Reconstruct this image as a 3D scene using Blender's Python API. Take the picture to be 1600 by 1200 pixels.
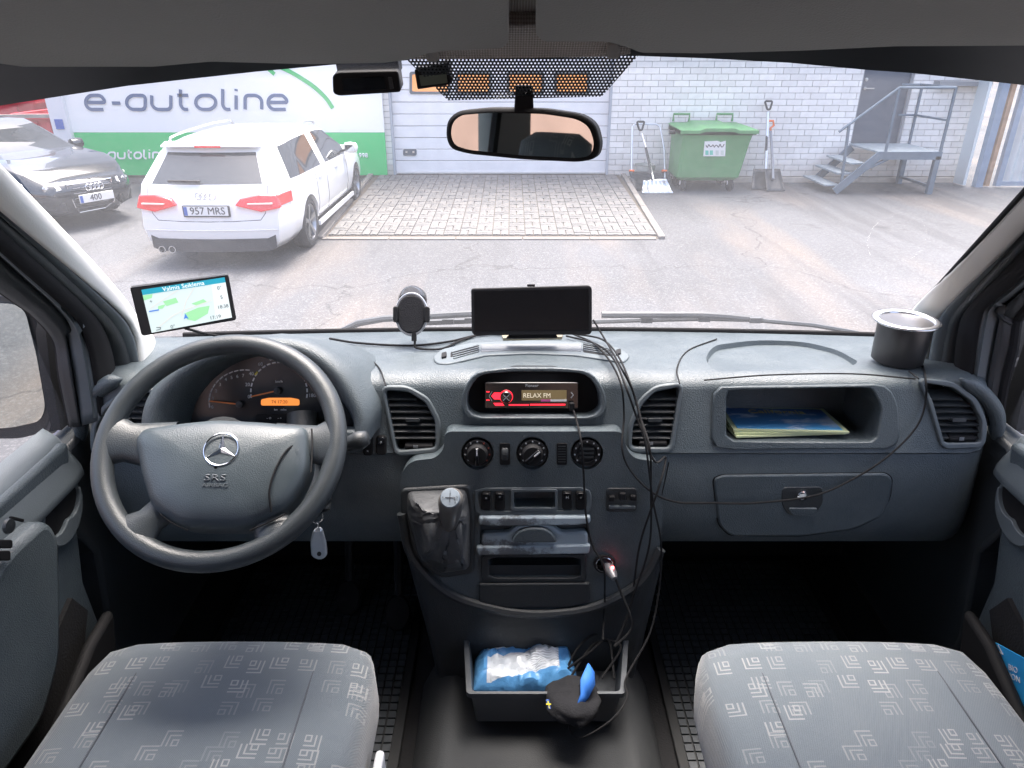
import bpy, bmesh, math, random
from mathutils import Vector as V, Matrix, noise
random.seed(7)
for o in list(bpy.data.objects): bpy.data.objects.remove(o)
R = math.radians
sc = bpy.context.scene
col = sc.collection

# ---------------- camera, world, sun, exposure ----------------
PITCH, FPX, H = R(25.2), 1109.0, 2.15
cam = bpy.data.cameras.new('camera'); camo = bpy.data.objects.new('camera', cam); col.objects.link(camo)
camo.location = (0, 0, H); camo.rotation_euler = (R(90) - PITCH, 0, 0)
cam.sensor_width = 36; cam.lens = FPX / 1600 * 36; cam.clip_start = .02; cam.clip_end = 2000
sc.camera = camo
SUN_EL, SUN_AZ = R(74), R(8)     # azimuth clockwise from +Y (north)
w = bpy.data.worlds.new('World'); sc.world = w; w.use_nodes = True
nt = w.node_tree; nt.nodes.clear()
sky = nt.nodes.new('ShaderNodeTexSky'); sky.sky_type = 'NISHITA'; sky.sun_disc = False
sky.sun_elevation = SUN_EL; sky.sun_rotation = SUN_AZ; sky.air_density = .85; sky.dust_density = 6.5; sky.ozone_density = 1
bg = nt.nodes.new('ShaderNodeBackground'); bg.inputs[1].default_value = .15
out = nt.nodes.new('ShaderNodeOutputWorld')
nt.links.new(sky.outputs[0], bg.inputs[0]); nt.links.new(bg.outputs[0], out.inputs[0])
sl = bpy.data.lights.new('sun', 'SUN'); sl.energy = 1.3; sl.angle = R(30); sl.color = (1, .975, .94)
so = bpy.data.objects.new('sun', sl); col.objects.link(so)
sd = V((math.sin(SUN_AZ) * math.cos(SUN_EL), math.cos(SUN_AZ) * math.cos(SUN_EL), math.sin(SUN_EL)))
so.rotation_euler = (-sd).to_track_quat('-Z', 'Y').to_euler(); so.location = (0, -20, 30)
sc.view_settings.view_transform = 'Standard'; sc.view_settings.look = 'None'
sc.view_settings.gamma = 1; sc.view_settings.use_curve_mapping = False
sc.view_settings.exposure = 2.2
sc.render.engine = 'CYCLES'
sc.cycles.max_bounces = 10; sc.cycles.transparent_max_bounces = 24; sc.cycles.diffuse_bounces = 6

# ---------------- photograph pixel -> point on a real surface ----------------
fw = V((0, math.cos(PITCH), -math.sin(PITCH))); up = V((0, math.sin(PITCH), math.cos(PITCH)))
C0 = V((0, 0, H))
def ray(px, py): return fw + V((1, 0, 0)) * ((px - 800) / FPX) + up * ((600 - py) / FPX)
def U(p, pl):
    d = ray(*p[:2]); return C0 + d * ((pl[0] - C0).dot(pl[1]) / d.dot(pl[1]))
def PY(y): return (V((0, y, 0)), V((0, -1, 0)))
def PX(x): return (V((x, 0, 0)), V((-1 if x > 0 else 1, 0, 0)))
def PZ(z): return (V((0, 0, z)), V((0, 0, 1)))
def off(pl, d): return (pl[0] + pl[1] * d, pl[1])
def plane(p, n): return (V(p), V(n).normalized())
XC = .055
PF = plane((0, 1.298, 1.53), (0, -.966, .258))        # upper dashboard face
PL = plane((0, 1.262, 1.378), (0, -.995, .095))       # lower dashboard face
PT = plane((0, 1.48, 1.532), (0, .139, .99))          # dashboard top
PW = plane((0, 1.72, 1.50), (0, -.63, -.67))          # windscreen, normal into the cab
PC = plane((0, 1.225, 1.38), (0, -.99, .14))          # centre console face

# ---------------- materials ----------------
MATS = {}
def mat(name, c, rough=.5, metal=0, var=0, vscale=6, bump=0, bscale=300, btype='noise', emit=None, es=0, spec=.5, coat=0, sheen=0):
    if name in MATS: return MATS[name]
    m = bpy.data.materials.new(name); m.use_nodes = True; n = m.node_tree.nodes; l = m.node_tree.links
    b = n['Principled BSDF']; b.inputs['Base Color'].default_value = (*c, 1)
    b.inputs['Roughness'].default_value = rough; b.inputs['Metallic'].default_value = metal
    b.inputs['Specular IOR Level'].default_value = spec; b.inputs['Coat Weight'].default_value = coat
    b.inputs['Sheen Weight'].default_value = sheen
    if emit: b.inputs['Emission Color'].default_value = (*emit, 1); b.inputs['Emission Strength'].default_value = es
    if var or bump:
        tc = n.new('ShaderNodeTexCoord')
    if var:
        t = n.new('ShaderNodeTexNoise'); t.inputs['Scale'].default_value = vscale; t.inputs['Detail'].default_value = 6
        l.new(tc.outputs['Object'], t.inputs['Vector'])
        mr = n.new('ShaderNodeMapRange'); mr.inputs[1].default_value = .3; mr.inputs[2].default_value = .7
        mr.inputs[3].default_value = 1 - var; mr.inputs[4].default_value = 1 + var
        l.new(t.outputs[0], mr.inputs[0])
        hs = n.new('ShaderNodeHueSaturation'); hs.inputs['Color'].default_value = (*c, 1); l.new(mr.outputs[0], hs.inputs['Value'])
        l.new(hs.outputs[0], b.inputs['Base Color'])
        m2 = n.new('ShaderNodeMapRange'); m2.inputs[1].default_value = .3; m2.inputs[2].default_value = .7
        m2.inputs[3].default_value = max(0.02, rough - var * .6); m2.inputs[4].default_value = min(1, rough + var * .6)
        l.new(t.outputs[0], m2.inputs[0]); l.new(m2.outputs[0], b.inputs['Roughness'])
    if bump:
        t = n.new('ShaderNodeTexVoronoi' if btype == 'voronoi' else 'ShaderNodeTexNoise'); t.inputs['Scale'].default_value = bscale
        l.new(tc.outputs['Object'], t.inputs['Vector'])
        bn = n.new('ShaderNodeBump'); bn.inputs['Strength'].default_value = bump; bn.inputs['Distance'].default_value = .002 if bscale > 100 else .02
        l.new(t.outputs[0], bn.inputs['Height']); l.new(bn.outputs[0], b.inputs['Normal'])
    MATS[name] = m; return m
class NB:                                  # small node-building helper
    def __init__(s, name):
        s.m = bpy.data.materials.new(name); s.m.use_nodes = True; s.n = s.m.node_tree.nodes; s.l = s.m.node_tree.links
        s.b = s.n['Principled BSDF']; s.o = s.n['Material Output']; MATS[name] = s.m
    def put(s, sock, v):
        if isinstance(v, bpy.types.NodeSocket): s.l.new(v, sock)
        elif v is not None: sock.default_value = v
    def math(s, op, a, b=None, c=None):
        x = s.n.new('ShaderNodeMath'); x.operation = op
        for i, v in enumerate((a, b, c)): s.put(x.inputs[i], v)
        return x.outputs[0]
    def obj(s, scale=(1, 1, 1), loc=(0, 0, 0), kind='Object'):
        t = s.n.new('ShaderNodeTexCoord'); m = s.n.new('ShaderNodeMapping'); m.inputs['Scale'].default_value = scale; m.inputs['Location'].default_value = loc
        s.l.new(t.outputs[kind], m.inputs[0]); return m.outputs[0]
    def xyz(s, v):
        x = s.n.new('ShaderNodeSeparateXYZ'); s.l.new(v, x.inputs[0]); return x.outputs
    def noise(s, v, scale, detail=4, rough=.5):
        t = s.n.new('ShaderNodeTexNoise'); t.inputs['Scale'].default_value = scale; t.inputs['Detail'].default_value = detail; t.inputs['Roughness'].default_value = rough
        s.l.new(v, t.inputs['Vector']); return t.outputs[0]
    def ramp(s, f, a, b, lo=0., hi=1.):
        m = s.n.new('ShaderNodeMapRange'); s.put(m.inputs[0], f)
        for i, v in enumerate((a, b, lo, hi)): m.inputs[i + 1].default_value = v
        return m.outputs[0]
    def mix(s, f, a, b):
        m = s.n.new('ShaderNodeMix'); m.data_type = 'RGBA'; s.put(m.inputs[0], f)
        s.put(m.inputs[6], a if isinstance(a, bpy.types.NodeSocket) else (*a, 1)); s.put(m.inputs[7], b if isinstance(b, bpy.types.NodeSocket) else (*b, 1))
        return m.outputs[2]
    def bump(s, h, st, dist=.01):
        b = s.n.new('ShaderNodeBump'); b.inputs['Strength'].default_value = st; b.inputs['Distance'].default_value = dist
        s.l.new(h, b.inputs['Height']); s.l.new(b.outputs[0], s.b.inputs['Normal'])
    def color(s, v): s.put(s.b.inputs['Base Color'], v if isinstance(v, bpy.types.NodeSocket) else (*v, 1))
    def rough(s, v): s.put(s.b.inputs['Roughness'], v)

# ---------------- mesh helpers ----------------
WL = {}
def wloc(o): return WL.get(o.name, V((0, 0, 0)))
def parent_to(o, p):
    if p is not None:
        o.parent = p; o.matrix_parent_inverse = Matrix.Translation(-wloc(p))
def tag(o, label=None, cat=None, group=None, kind=None):
    for k, v in (('label', label), ('category', cat), ('group', group), ('kind', kind)):
        if v: o[k] = v
    return o
def empty(name, loc, label=None, cat=None, group=None, parent=None):
    o = bpy.data.objects.new(name, None); col.objects.link(o); o.location = loc; o.empty_display_size = .1
    WL[o.name] = V(loc); parent_to(o, parent); return tag(o, label, cat, group)
def link(name, me, m, parent=None, loc=None, bevel=0, seg=2, smooth=35):
    if m is not None and not me.materials: me.materials.append(m)
    o = bpy.data.objects.new(name, me); col.objects.link(o)
    if loc is not None: o.location = loc
    WL[o.name] = V(loc) if loc is not None else V((0, 0, 0))
    parent_to(o, parent)
    if bevel:
        b = o.modifiers.new('bevel', 'BEVEL'); b.width = bevel; b.segments = seg; b.limit_method = 'ANGLE'; b.angle_limit = R(40)
    return o
def finish(me, smooth=35):
    me.shade_smooth()
    if smooth < 180: me.set_sharp_from_angle(angle=R(smooth))
class MB:
    def __init__(s): s.v = []; s.f = []
    def add(s, vs, fs):
        k = len(s.v); s.v += [V(p) for p in vs]; s.f += [tuple(i + k for i in f) for f in fs]; return s
    def prism(s, pts, vec):
        n = len(pts); vec = V(vec)
        return s.add(list(pts) + [p + vec for p in pts], [tuple(range(n - 1, -1, -1)), tuple(range(n, 2 * n))] + [(i, (i + 1) % n, n + (i + 1) % n, n + i) for i in range(n)])
    def box(s, c, d, rot=None):
        c = V(c); q = [V((x * d[0] / 2, y * d[1] / 2, z * d[2] / 2)) for z in (-1, 1) for x, y in ((-1, -1), (1, -1), (1, 1), (-1, 1))]
        if rot is not None: q = [rot @ p for p in q]
        return s.add([c + p for p in q], [(3, 2, 1, 0), (4, 5, 6, 7), (0, 1, 5, 4), (1, 2, 6, 5), (2, 3, 7, 6), (3, 0, 4, 7)])
    def bar(s, a, b, wd, ht, upv=(0, 0, 1)):
        a = V(a); b = V(b); d = (b - a); L = d.length; d.normalize(); x = d.cross(V(upv))
        if x.length < 1e-4: x = d.cross(V((1, 0, 0)))
        x.normalize(); z = x.cross(d)
        return s.box((a + b) / 2, (wd, L, ht), Matrix((x, d, z)).transposed())
    def grid(s, rows, cu=False, cv=False):
        n = len(rows[0]); m = len(rows); fs = []
        for i in range(m - (0 if cu else 1)):
            for j in range(n - (0 if cv else 1)):
                a, b = i * n + j, i * n + (j + 1) % n; c, d = ((i + 1) % m) * n + (j + 1) % n, ((i + 1) % m) * n + j
                fs.append((a, b, c, d))
        return s.add([p for r in rows for p in r], fs)
    def tube(s, path, r, n=8, closed=False, caps=True):
        path = [V(p) for p in path]; N = len(path); rows = []
        rr = r if isinstance(r, (list, tuple)) else [r] * N
        prev = None
        for i, p in enumerate(path):
            a = path[i - 1] if (i or closed) else p; b = path[(i + 1) % N] if (i < N - 1 or closed) else p
            t = (b - a)
            if t.length < 1e-9: t = V((0, 0, 1))
            t.normalize()
            if prev is None:
                x = t.cross(V((0, 0, 1)))
                if x.length < .1: x = t.cross(V((1, 0, 0)))
            else: x = prev - t * prev.dot(t)
            x.normalize(); prev = x; y = t.cross(x)
            rows.append([p + (x * math.cos(2 * math.pi * k / n) + y * math.sin(2 * math.pi * k / n)) * rr[i] for k in range(n)])
        k = len(s.v); s.grid(rows, cu=closed, cv=True)
        if caps and not closed:
            s.f.append(tuple(k + i for i in range(n - 1, -1, -1))); s.f.append(tuple(k + (N - 1) * n + i for i in range(n)))
        return s
    def lathe(s, prof, o, ax, n=24, x=None, cap=True):
        o = V(o); ax = V(ax).normalized(); x = V(x) if x is not None else (ax.cross(V((0, 0, 1))) if abs(ax.z) < .9 else ax.cross(V((1, 0, 0))))
        x.normalize(); y = ax.cross(x)
        rows = [[o + ax * h + (x * math.cos(2 * math.pi * k / n) + y * math.sin(2 * math.pi * k / n)) * r for k in range(n)] for r, h in prof]
        k = len(s.v); s.grid(rows, cv=True)
        if cap:
            if prof[0][0] > 1e-4: s.f.append(tuple(k + i for i in range(n - 1, -1, -1)))
            if prof[-1][0] > 1e-4: s.f.append(tuple(k + (len(prof) - 1) * n + i for i in range(n)))
        return s
    def ring(s, A, B, vec):                    # flat ring between outer loop A and inner loop B, thickness vec
        vec = V(vec); n = len(A)
        return s.grid([A, [p + vec for p in A], [p + vec for p in B], B], cu=True, cv=True)
    def ribbon(s, pts, wd, nrm, thick, closed=False):
        nrm = V(nrm).normalized(); N = len(pts); L = []; Rr = []
        for i, p in enumerate(pts):
            a = pts[i - 1] if (i or closed) else p; b = pts[(i + 1) % N] if (i < N - 1 or closed) else p
            t1 = (p - a); t2 = (b - p)
            t1 = t1.normalized() if t1.length > 1e-9 else t2.normalized(); t2 = t2.normalized() if t2.length > 1e-9 else t1
            t = (t1 + t2).normalized(); sd_ = nrm.cross(t); k = wd / 2 / max(.5, t.dot(t1)); L.append(p + sd_ * k); Rr.append(p - sd_ * k)
        v = nrm * thick
        k = len(s.v); s.grid([[a, b, b + v, a + v] for a, b in zip(L, Rr)], cu=closed, cv=True)
        if not closed: s.f.append((k, k + 1, k + 2, k + 3)); e = k + 4 * (N - 1); s.f.append((e + 3, e + 2, e + 1, e))
        return s
    def mesh(s, name='mesh', smooth=35, merge=0, recalc=True):
        me = bpy.data.meshes.new(name); bm = bmesh.new(); vs = [bm.verts.new(p) for p in s.v]
        for f in s.f:
            q = []
            for i in f:
                if vs[i] not in q: q.append(vs[i])
            if len(q) > 2:
                try: bm.faces.new(q)
                except ValueError: pass
        if merge: bmesh.ops.remove_doubles(bm, verts=bm.verts, dist=merge)
        if recalc: bmesh.ops.recalc_face_normals(bm, faces=bm.faces)
        bm.to_mesh(me); bm.free(); finish(me, smooth); return me
    def build(s, name, m, parent=None, bevel=0, seg=2, smooth=35, merge=0, recalc=True, **t):
        xs = [p.x for p in s.v]; ys = [p.y for p in s.v]; zs = [p.z for p in s.v]
        c = V(((min(xs) + max(xs)) / 2, (min(ys) + max(ys)) / 2, min(zs)))
        s.v = [p - c for p in s.v]
        o = link(name, s.mesh(name, smooth, merge, recalc), m, parent, c, bevel, seg)
        return tag(o, **t) if t else o
def rnd(pts, r, seg=5, closed=True):
    pts = [V((*p[:2], 0)) if not isinstance(p, V) else p for p in pts]; n = len(pts); o = []
    for i, p in enumerate(pts):
        if not closed and i in (0, n - 1): o.append(p); continue
        a = pts[i - 1]; b = pts[(i + 1) % n]; da = (a - p).length; db = (b - p).length
        k = min(r, da * .49, db * .49); A = p + (a - p) * (k / da); B = p + (b - p) * (k / db)
        for j in range(seg + 1):
            t = j / seg; o.append(A * (1 - t) ** 2 + p * 2 * t * (1 - t) + B * t * t)
    return o
def catmull(pts, k=6, closed=False):
    n = len(pts); o = []
    for i in range(n if closed else n - 1):
        p1, p2 = pts[i], pts[(i + 1) % n]; p0 = pts[i - 1] if (i or closed) else p1 * 2 - p2; p3 = pts[(i + 2) % n] if (i < n - 2 or closed) else p2 * 2 - p1
        for j in range(k):
            t = j / k; o.append(.5 * (2 * p1 + (p2 - p0) * t + (2 * p0 - 5 * p1 + 4 * p2 - p3) * t * t + (3 * p1 - p0 - 3 * p2 + p3) * t ** 3))
    if not closed: o.append(pts[-1])
    return o
def rect(x0, y0, x1, y1): return [(x0, y0), (x1, y0), (x1, y1), (x0, y1)]
def onp(pxs, pl): return [U(p, pl) for p in pxs]
def panel(name, m, parent, pxs, pl, d0, d1, r=0, bevel=0, smooth=35, **t):
    q = rnd(pxs, r) if r else pxs
    pts = onp(q, pl); n = pl[1]
    return MB().prism([p + n * d0 for p in pts], n * (d1 - d0)).build(name, m, parent, bevel, 2, smooth, **t)
def radial(poly, c, N=64):
    o = []
    for k in range(N):
        a = 2 * math.pi * k / N; d = (math.cos(a), math.sin(a)); best = None
        for i in range(len(poly)):
            p, q = poly[i], poly[(i + 1) % len(poly)]; ex, ey = q[0] - p[0], q[1] - p[1]; den = d[0] * ey - d[1] * ex
            if abs(den) < 1e-9: continue
            t = ((p[0] - c[0]) * ey - (p[1] - c[1]) * ex) / den; u = ((p[0] - c[0]) * d[1] - (p[1] - c[1]) * d[0]) / den
            if t > 0 and -1e-6 <= u <= 1 + 1e-6 and (best is None or t > best): best = t
        o.append((c[0] + d[0] * (best or 1), c[1] + d[1] * (best or 1)))
    return o
def frame(name, m, parent, outer, inner, pl, d0, d1, ro=8, ri=8, bevel=0, N=72, **t):
    inner = rnd(inner, ri); c = (sum(p[0] for p in inner) / len(inner), sum(p[1] for p in inner) / len(inner))
    A = onp(radial(rnd(outer, ro), c, N), pl); B = onp(radial(inner, c, N), pl); n = pl[1]
    return MB().ring([p + n * d0 for p in A], [p + n * d0 for p in B], n * (d1 - d0)).build(name, m, parent, bevel, **t)
def text(name, body, o, rt, upv, h, m, parent=None, th=.0006, align='CENTER', sx=1, bold=0, **t):
    cu = bpy.data.curves.new('text', 'FONT'); cu.body = body; cu.align_x = align; cu.align_y = 'CENTER'; cu.size = 1; cu.offset = bold
    cu.resolution_u = 3; tmp = bpy.data.objects.new('text_tmp', cu); col.objects.link(tmp)
    me = bpy.data.meshes.new_from_object(tmp.evaluated_get(bpy.context.evaluated_depsgraph_get()))
    bpy.data.objects.remove(tmp); bpy.data.curves.remove(cu)
    rt = V(rt).normalized(); upv = V(upv); upv = (upv - rt * upv.dot(rt)).normalized(); nn = rt.cross(upv); k = h / .7
    M = Matrix((rt * k * sx, upv * k, nn * k)).transposed()
    bm = bmesh.new(); bm.from_mesh(me)
    for v in bm.verts: v.co = M @ v.co
    r = bmesh.ops.extrude_face_region(bm, geom=list(bm.faces)); vs = [e for e in r['geom'] if isinstance(e, bmesh.types.BMVert)]
    for v in vs: v.co += nn * th
    bmesh.ops.recalc_face_normals(bm, faces=bm.faces); bm.to_mesh(me); bm.free(); me.materials.clear()
    o_ = link(name, me, m, parent, V(o)); return tag(o_, **t) if t else o_
def ptext(name, body, px, py, hpx, pl, d, m, parent, align='CENTER', sx=1, bold=0, rot=0, th=.0006, **t):
    o = U((px, py), pl) + pl[1] * d; a = R(rot)
    rt = U((px + 10 * math.cos(a), py - 10 * math.sin(a)), pl) - U((px, py), pl); uu = U((px - 10 * math.sin(a), py - 10 * math.cos(a)), pl) - U((px, py), pl)
    return text(name, body, o, rt, uu, hpx * uu.length / 10, m, parent, th, align, sx, bold, **t)
def boolean(o, cutters, op='DIFFERENCE'):
    me = cutters.mesh('cut'); c = bpy.data.objects.new('cut', me); col.objects.link(c)
    b = o.modifiers.new('cut', 'BOOLEAN'); b.object = c; b.operation = op; b.solver = 'EXACT'; b.use_self = True
    bpy.context.view_layer.update()
    dg = bpy.context.evaluated_depsgraph_get(); me2 = bpy.data.meshes.new_from_object(o.evaluated_get(dg))
    o.modifiers.clear(); old = o.data; o.data = me2; bpy.data.objects.remove(c); bpy.data.meshes.remove(old)
    finish(me2, 30); return o
def pxcable(pts, r, m, name, parent=None, k=8, n=6, **t):     # pts: (px, py, plane)
    return MB().tube(catmull([U(p, p[2]) for p in pts], k), r, n).build(name, m, parent, **t)
# ================= SETTING =================
a = NB('asphalt'); g = a.obj()
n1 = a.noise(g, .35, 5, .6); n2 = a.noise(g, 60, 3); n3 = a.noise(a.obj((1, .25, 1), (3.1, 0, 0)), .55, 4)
x = a.xyz(g)
c = a.mix(a.ramp(n1, .35, .65), (.052, .054, .060), (.090, .093, .102))
c = a.mix(a.math('MULTIPLY', a.ramp(n3, .5, .68), .5), c, (.21, .15, .105))  # sunlight thrown back by windows, painted as warm sandy streaks in the colour
c = a.mix(a.ramp(n2, .3, .75, 0, .5), c, (.045, .046, .05))


vg = a.n.new('ShaderNodeTexVoronoi'); vg.inputs['Scale'].default_value = 70; a.l.new(g, vg.inputs['Vector'])
c = a.mix(a.math('MULTIPLY', a.ramp(a.xyz(vg.outputs['Color'])[0],   .7, .95), .28), c, (.22, .22, .22))
st_ = a.noise(a.obj((1.6, .12, 1), (.7, 0, 0)), 1.1, 5, .6); c = a.mix(a.math('MULTIPLY', a.ramp(st_, .52, .64), .5), c, (.035, .036, .04))
oil = a.noise(g, 1.3, 3, .5); c = a.mix(a.math('MULTIPLY', a.ramp(oil, .66, .72), .6), c, (.025, .025, .027))
wv_ = a.n.new('ShaderNodeTexVoronoi'); wv_.feature = 'DISTANCE_TO_EDGE'; wv_.inputs['Scale'].default_value = .22
wm_ = a.n.new('ShaderNodeVectorMath'); wm_.operation = 'ADD'; nz_ = a.n.new('ShaderNodeTexNoise'); nz_.inputs['Scale'].default_value = 1.8; nz_.inputs['Detail'].default_value = 6; a.l.new(g, nz_.inputs['Vector']); a.l.new(nz_.outputs['Color'], wm_.inputs[0]); a.l.new(g, wm_.inputs[1]); a.l.new(wm_.outputs[0], wv_.inputs['Vector'])
c = a.mix(a.math('MULTIPLY', a.ramp(wv_.outputs[0], .001, .004, 1, 0), .55), c, (.02, .02, .02))
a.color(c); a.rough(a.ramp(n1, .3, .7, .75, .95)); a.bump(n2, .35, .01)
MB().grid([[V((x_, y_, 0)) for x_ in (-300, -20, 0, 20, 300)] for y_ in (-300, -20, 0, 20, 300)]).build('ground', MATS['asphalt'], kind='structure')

pv = NB('paving'); oi = pv.n.new('ShaderNodeObjectInfo'); gi = pv.n.new('ShaderNodeNewGeometry')
g = pv.obj(); r_ = pv.math('FRACT', pv.math('ADD', oi.outputs['Random'], gi.outputs['Random Per Island']))
c = pv.mix(r_, (.098, .098, .098), (.135, .134, .133)); c = pv.mix(pv.ramp(pv.noise(g, 9, 6), .4, .75, 0, .5), c, (.22, .20, .18))
pv.color(c); pv.rough(.9); pv.bump(pv.noise(g, 250), .4, .004)
KERB = mat('kerb_concrete', (.18, .165, .15), .9, var=.2, vscale=5, bump=.4, bscale=80)
WY = 13.1
def rz(y): return .012 + .13 * max(0, min(1, (y - 8.87) / (WY - 8.87)))
RX0, RX1 = -2.36, 1.82
ramp = MB().grid([[V((x_, 8.85, .003)) for x_ in (RX0 - .1, RX1 + .1)], [V((x_, 8.87, .006)) for x_ in (RX0 - .1, RX1 + .1)], [V((x_, WY, .134)) for x_ in (RX0 - .1, RX1 + .1)], [V((x_, WY, -.1)) for x_ in (RX0 - .1, RX1 + .1)], [V((x_, 8.85, -.1)) for x_ in (RX0 - .1, RX1 + .1)]], cu=True).build('ramp', mat('ramp_sand', (.09, .075, .06), .95, bump=.5, bscale=120), kind='structure')
def paver_mesh(wd, ln, t=.02, nm='paver'):
    gp = .0055; k = .012; xs = [-wd / 2 + gp, wd / 2 - gp]; ys = [-ln / 2 + gp, ln / 2 - gp]
    q = [(xs[0], ys[0]), (-wd * .2, ys[0]), (-wd * .1, ys[0] + k), (wd * .1, ys[0] + k), (wd * .2, ys[0]), (xs[1], ys[0]), (xs[1], ys[1]), (wd * .2, ys[1]), (wd * .1, ys[1] + k * .55), (-wd * .1, ys[1] + k * .55), (-wd * .2, ys[1]), (xs[0], ys[1])]
    return MB().prism([V((p[0], p[1], 0)) for p in q], (0, 0, t))
pm = [paver_mesh(.21, .105).mesh('paver_across', 20), paver_mesh(.105, .21).mesh('paver_along', 20)]
for m_ in pm: m_.materials.append(MATS['paving'])
slope = math.atan(.13 / (WY - 8.87)); blocks = []
for i in range(20):
    for j in range(20):
        x0, y0 = RX0 + .02 + i * .209 + .105, 8.98 + j * .209 + .105
        if y0 > WY - .1: continue
        for s_ in (-1, 1):
            if (i + j) % 2: blocks.append((x0, y0 + s_ * .0525, 0))
            else: blocks.append((x0 + s_ * .0525, y0, 1))
blocks.sort(key=lambda b: b[1])
rest = MB()
for k, (x0, y0, ty) in enumerate(blocks):
    z0 = rz(y0) + random.uniform(-.012, -.006)
    if k < 300:
        o = link('paving_block', pm[ty], None, ramp, V((x0, y0, z0))); o.rotation_euler = (slope + random.uniform(-.006, .006), random.uniform(-.006, .006), 0)
    else:
        p_ = paver_mesh(*((.21, .105) if ty == 0 else (.105, .21)))
        rest.add([V((x0 + v.x, y0 + v.y, z0 + v.z + v.y * math.tan(slope))) for v in p_.v], p_.f)
rest.build('paving_blocks', MATS['paving'], ramp, smooth=20, kind='stuff')
for xa, xb in ((RX0 - .05, RX0 - .15), (RX1 + .06, RX1 + .16)):
    for k in range(5):
        y0, y1 = 8.83 + k * .84, 8.83 + (k + 1) * .84 - .012
        MB().bar((xa + (xb - xa) * k / 5, y0, rz(y0) - .02), (xa + (xb - xa) * (k + 1) / 5, y1, rz(y1) - .02), .085, .10).build('kerb_stone', KERB, ramp, .008)
for k in range(5):
    MB().bar((RX0 - .02 + k * .84, 8.84, -.03), (RX0 - .02 + k * .84 + .828, 8.84, -.03), .10, .10).build('kerb_stone', KERB, ramp, .008)

# ================= GARAGE BUILDING =================
BR = NB('white_brick'); oi = BR.n.new('ShaderNodeObjectInfo'); gi = BR.n.new('ShaderNodeNewGeometry')
g = BR.obj(); r_ = BR.math('FRACT', BR.math('ADD', oi.outputs['Random'], gi.outputs['Random Per Island']))
c = BR.mix(r_, (.75, .738, .71), (.88, .865, .83)); c = BR.mix(BR.ramp(BR.noise(g, 5, 6), .45, .8, 0, .5), c, (.62, .60, .56))
pz_ = BR.xyz(gi.outputs['Position'])[2]; dz_ = BR.math('ADD', pz_, BR.math('MULTIPLY', BR.noise(gi.outputs['Position'], 3, 5), .5)); c = BR.mix(BR.ramp(dz_, .3, .75, .6, 0), c, (.38, .33, .27)); vs_ = BR.noise(BR.xyz(gi.outputs['Position'])[0], 1, 2) if False else BR.noise(gi.outputs['Position'], 1.2, 6, .65); c = BR.mix(BR.ramp(vs_, .55, .75, 0, .35), c, (.5, .48, .44))
BR.color(c); BR.rough(.85); BR.bump(BR.noise(g, 90, 5), .4, .006)
MORTAR = mat('mortar', (.46, .455, .45), .95, var=.15, vscale=12, bump=.3, bscale=150)
PLINTH = mat('plinth_concrete', (.42, .38, .33), .9, var=.25, vscale=4, bump=.4, bscale=60)
bld = empty('garage_building', (0, WY + 4, 0), 'white brick garage building with grey roller door and dark steel door', 'building')
BX0, BX1, BH = -7.5, 8.05, 4.6
GD0, GD1, GDH = -2.11, 1.71, 3.7
SD0, SD1, SDZ0, SDZ1 = 5.95, 6.82, .62, 2.62
wl = MB()
for x0, x1, z0, z1 in ((BX0, GD0, .1, BH), (GD1, SD0, .1, BH), (SD0, SD1, .1, SDZ0), (SD0, SD1, SDZ1, BH), (SD1, BX1, .1, BH), (GD0, GD1, GDH, BH)):
    wl.box(((x0 + x1) / 2, WY + .16, (z0 + z1) / 2), (x1 - x0, .3, z1 - z0))
wl.box((BX0 + .15, WY + 4.2, BH / 2 + .05), (.3, 7.7, BH - .1)).box((BX1 - .15, WY + 4.2, BH / 2 + .05), (.3, 7.7, BH - .1)).box((0.275, WY + 8.2, BH / 2 + .05), (BX1 - BX0 - .02, .3, BH - .1))
wall = wl.build('wall', MORTAR, bld)
MB().box(((BX0 + BX1) / 2, WY + 4, BH + .12), (BX1 - BX0 + .5, 8.9, .22)).build('roof', mat('roof_edge', (.12, .13, .14), .6), bld, .02)
for x0, x1 in ((BX0, GD0 - .1), (GD1 + .25, BX1)): MB().box(((x0 + x1) / 2, WY + .13, .04), (x1 - x0, .34, .1)).build('plinth', PLINTH, bld, .01)
CO, LE, J = .099, .262, .009
full = MB().box((0, 0, 0), (LE - J, .03, CO - J)).mesh('brick', 20); full.materials.append(MATS['white_brick'])
rest = MB(); cand = []
for k in range(int((BH - .1) / CO)):
    z = .1 + (k + .5) * CO; segs = [(GD1, BX1), (-2.72, GD0)]
    if z > GDH: segs = [(BX0, BX1)]
    if SDZ0 - .03 < z < SDZ1 + .03: segs = [q for s_ in segs for q in (((s_[0], SD0), (SD1, s_[1])) if s_[1] > SD1 else (s_,))]
    for s0, s1 in segs:
        i = math.floor((s0 - (k % 2) * LE / 2) / LE)
        while True:
            x0 = i * LE + (k % 2) * LE / 2; x1 = x0 + LE; i += 1
            if x0 >= s1: break
            a0, a1 = max(x0, s0), min(x1, s1)
            if a1 - a0 < .04: continue
            if a1 - a0 > LE - 1e-3 and z < 2.15 and 1.7 < x0 < 7.9: cand.append(((a0 + a1) / 2, z))
            else: rest.box(((a0 + a1) / 2, WY + .004 + random.uniform(-.002, .002), z), (a1 - a0 - J, .03, CO - J))
cand.sort(key=lambda q: (abs(q[1] - 1.0) + abs(q[0] - 4) * .3))
for k, (x_, z) in enumerate(cand):
    y_ = WY + .004 + random.uniform(-.003, .003)
    if k < 300: link('brick', full, None, wall, V((x_, y_, z)))
    else: rest.box((x_, y_, z), (LE - J, .03, CO - J))
rest.build('bricks', MATS['white_brick'], wall, smooth=20, kind='stuff')
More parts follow.
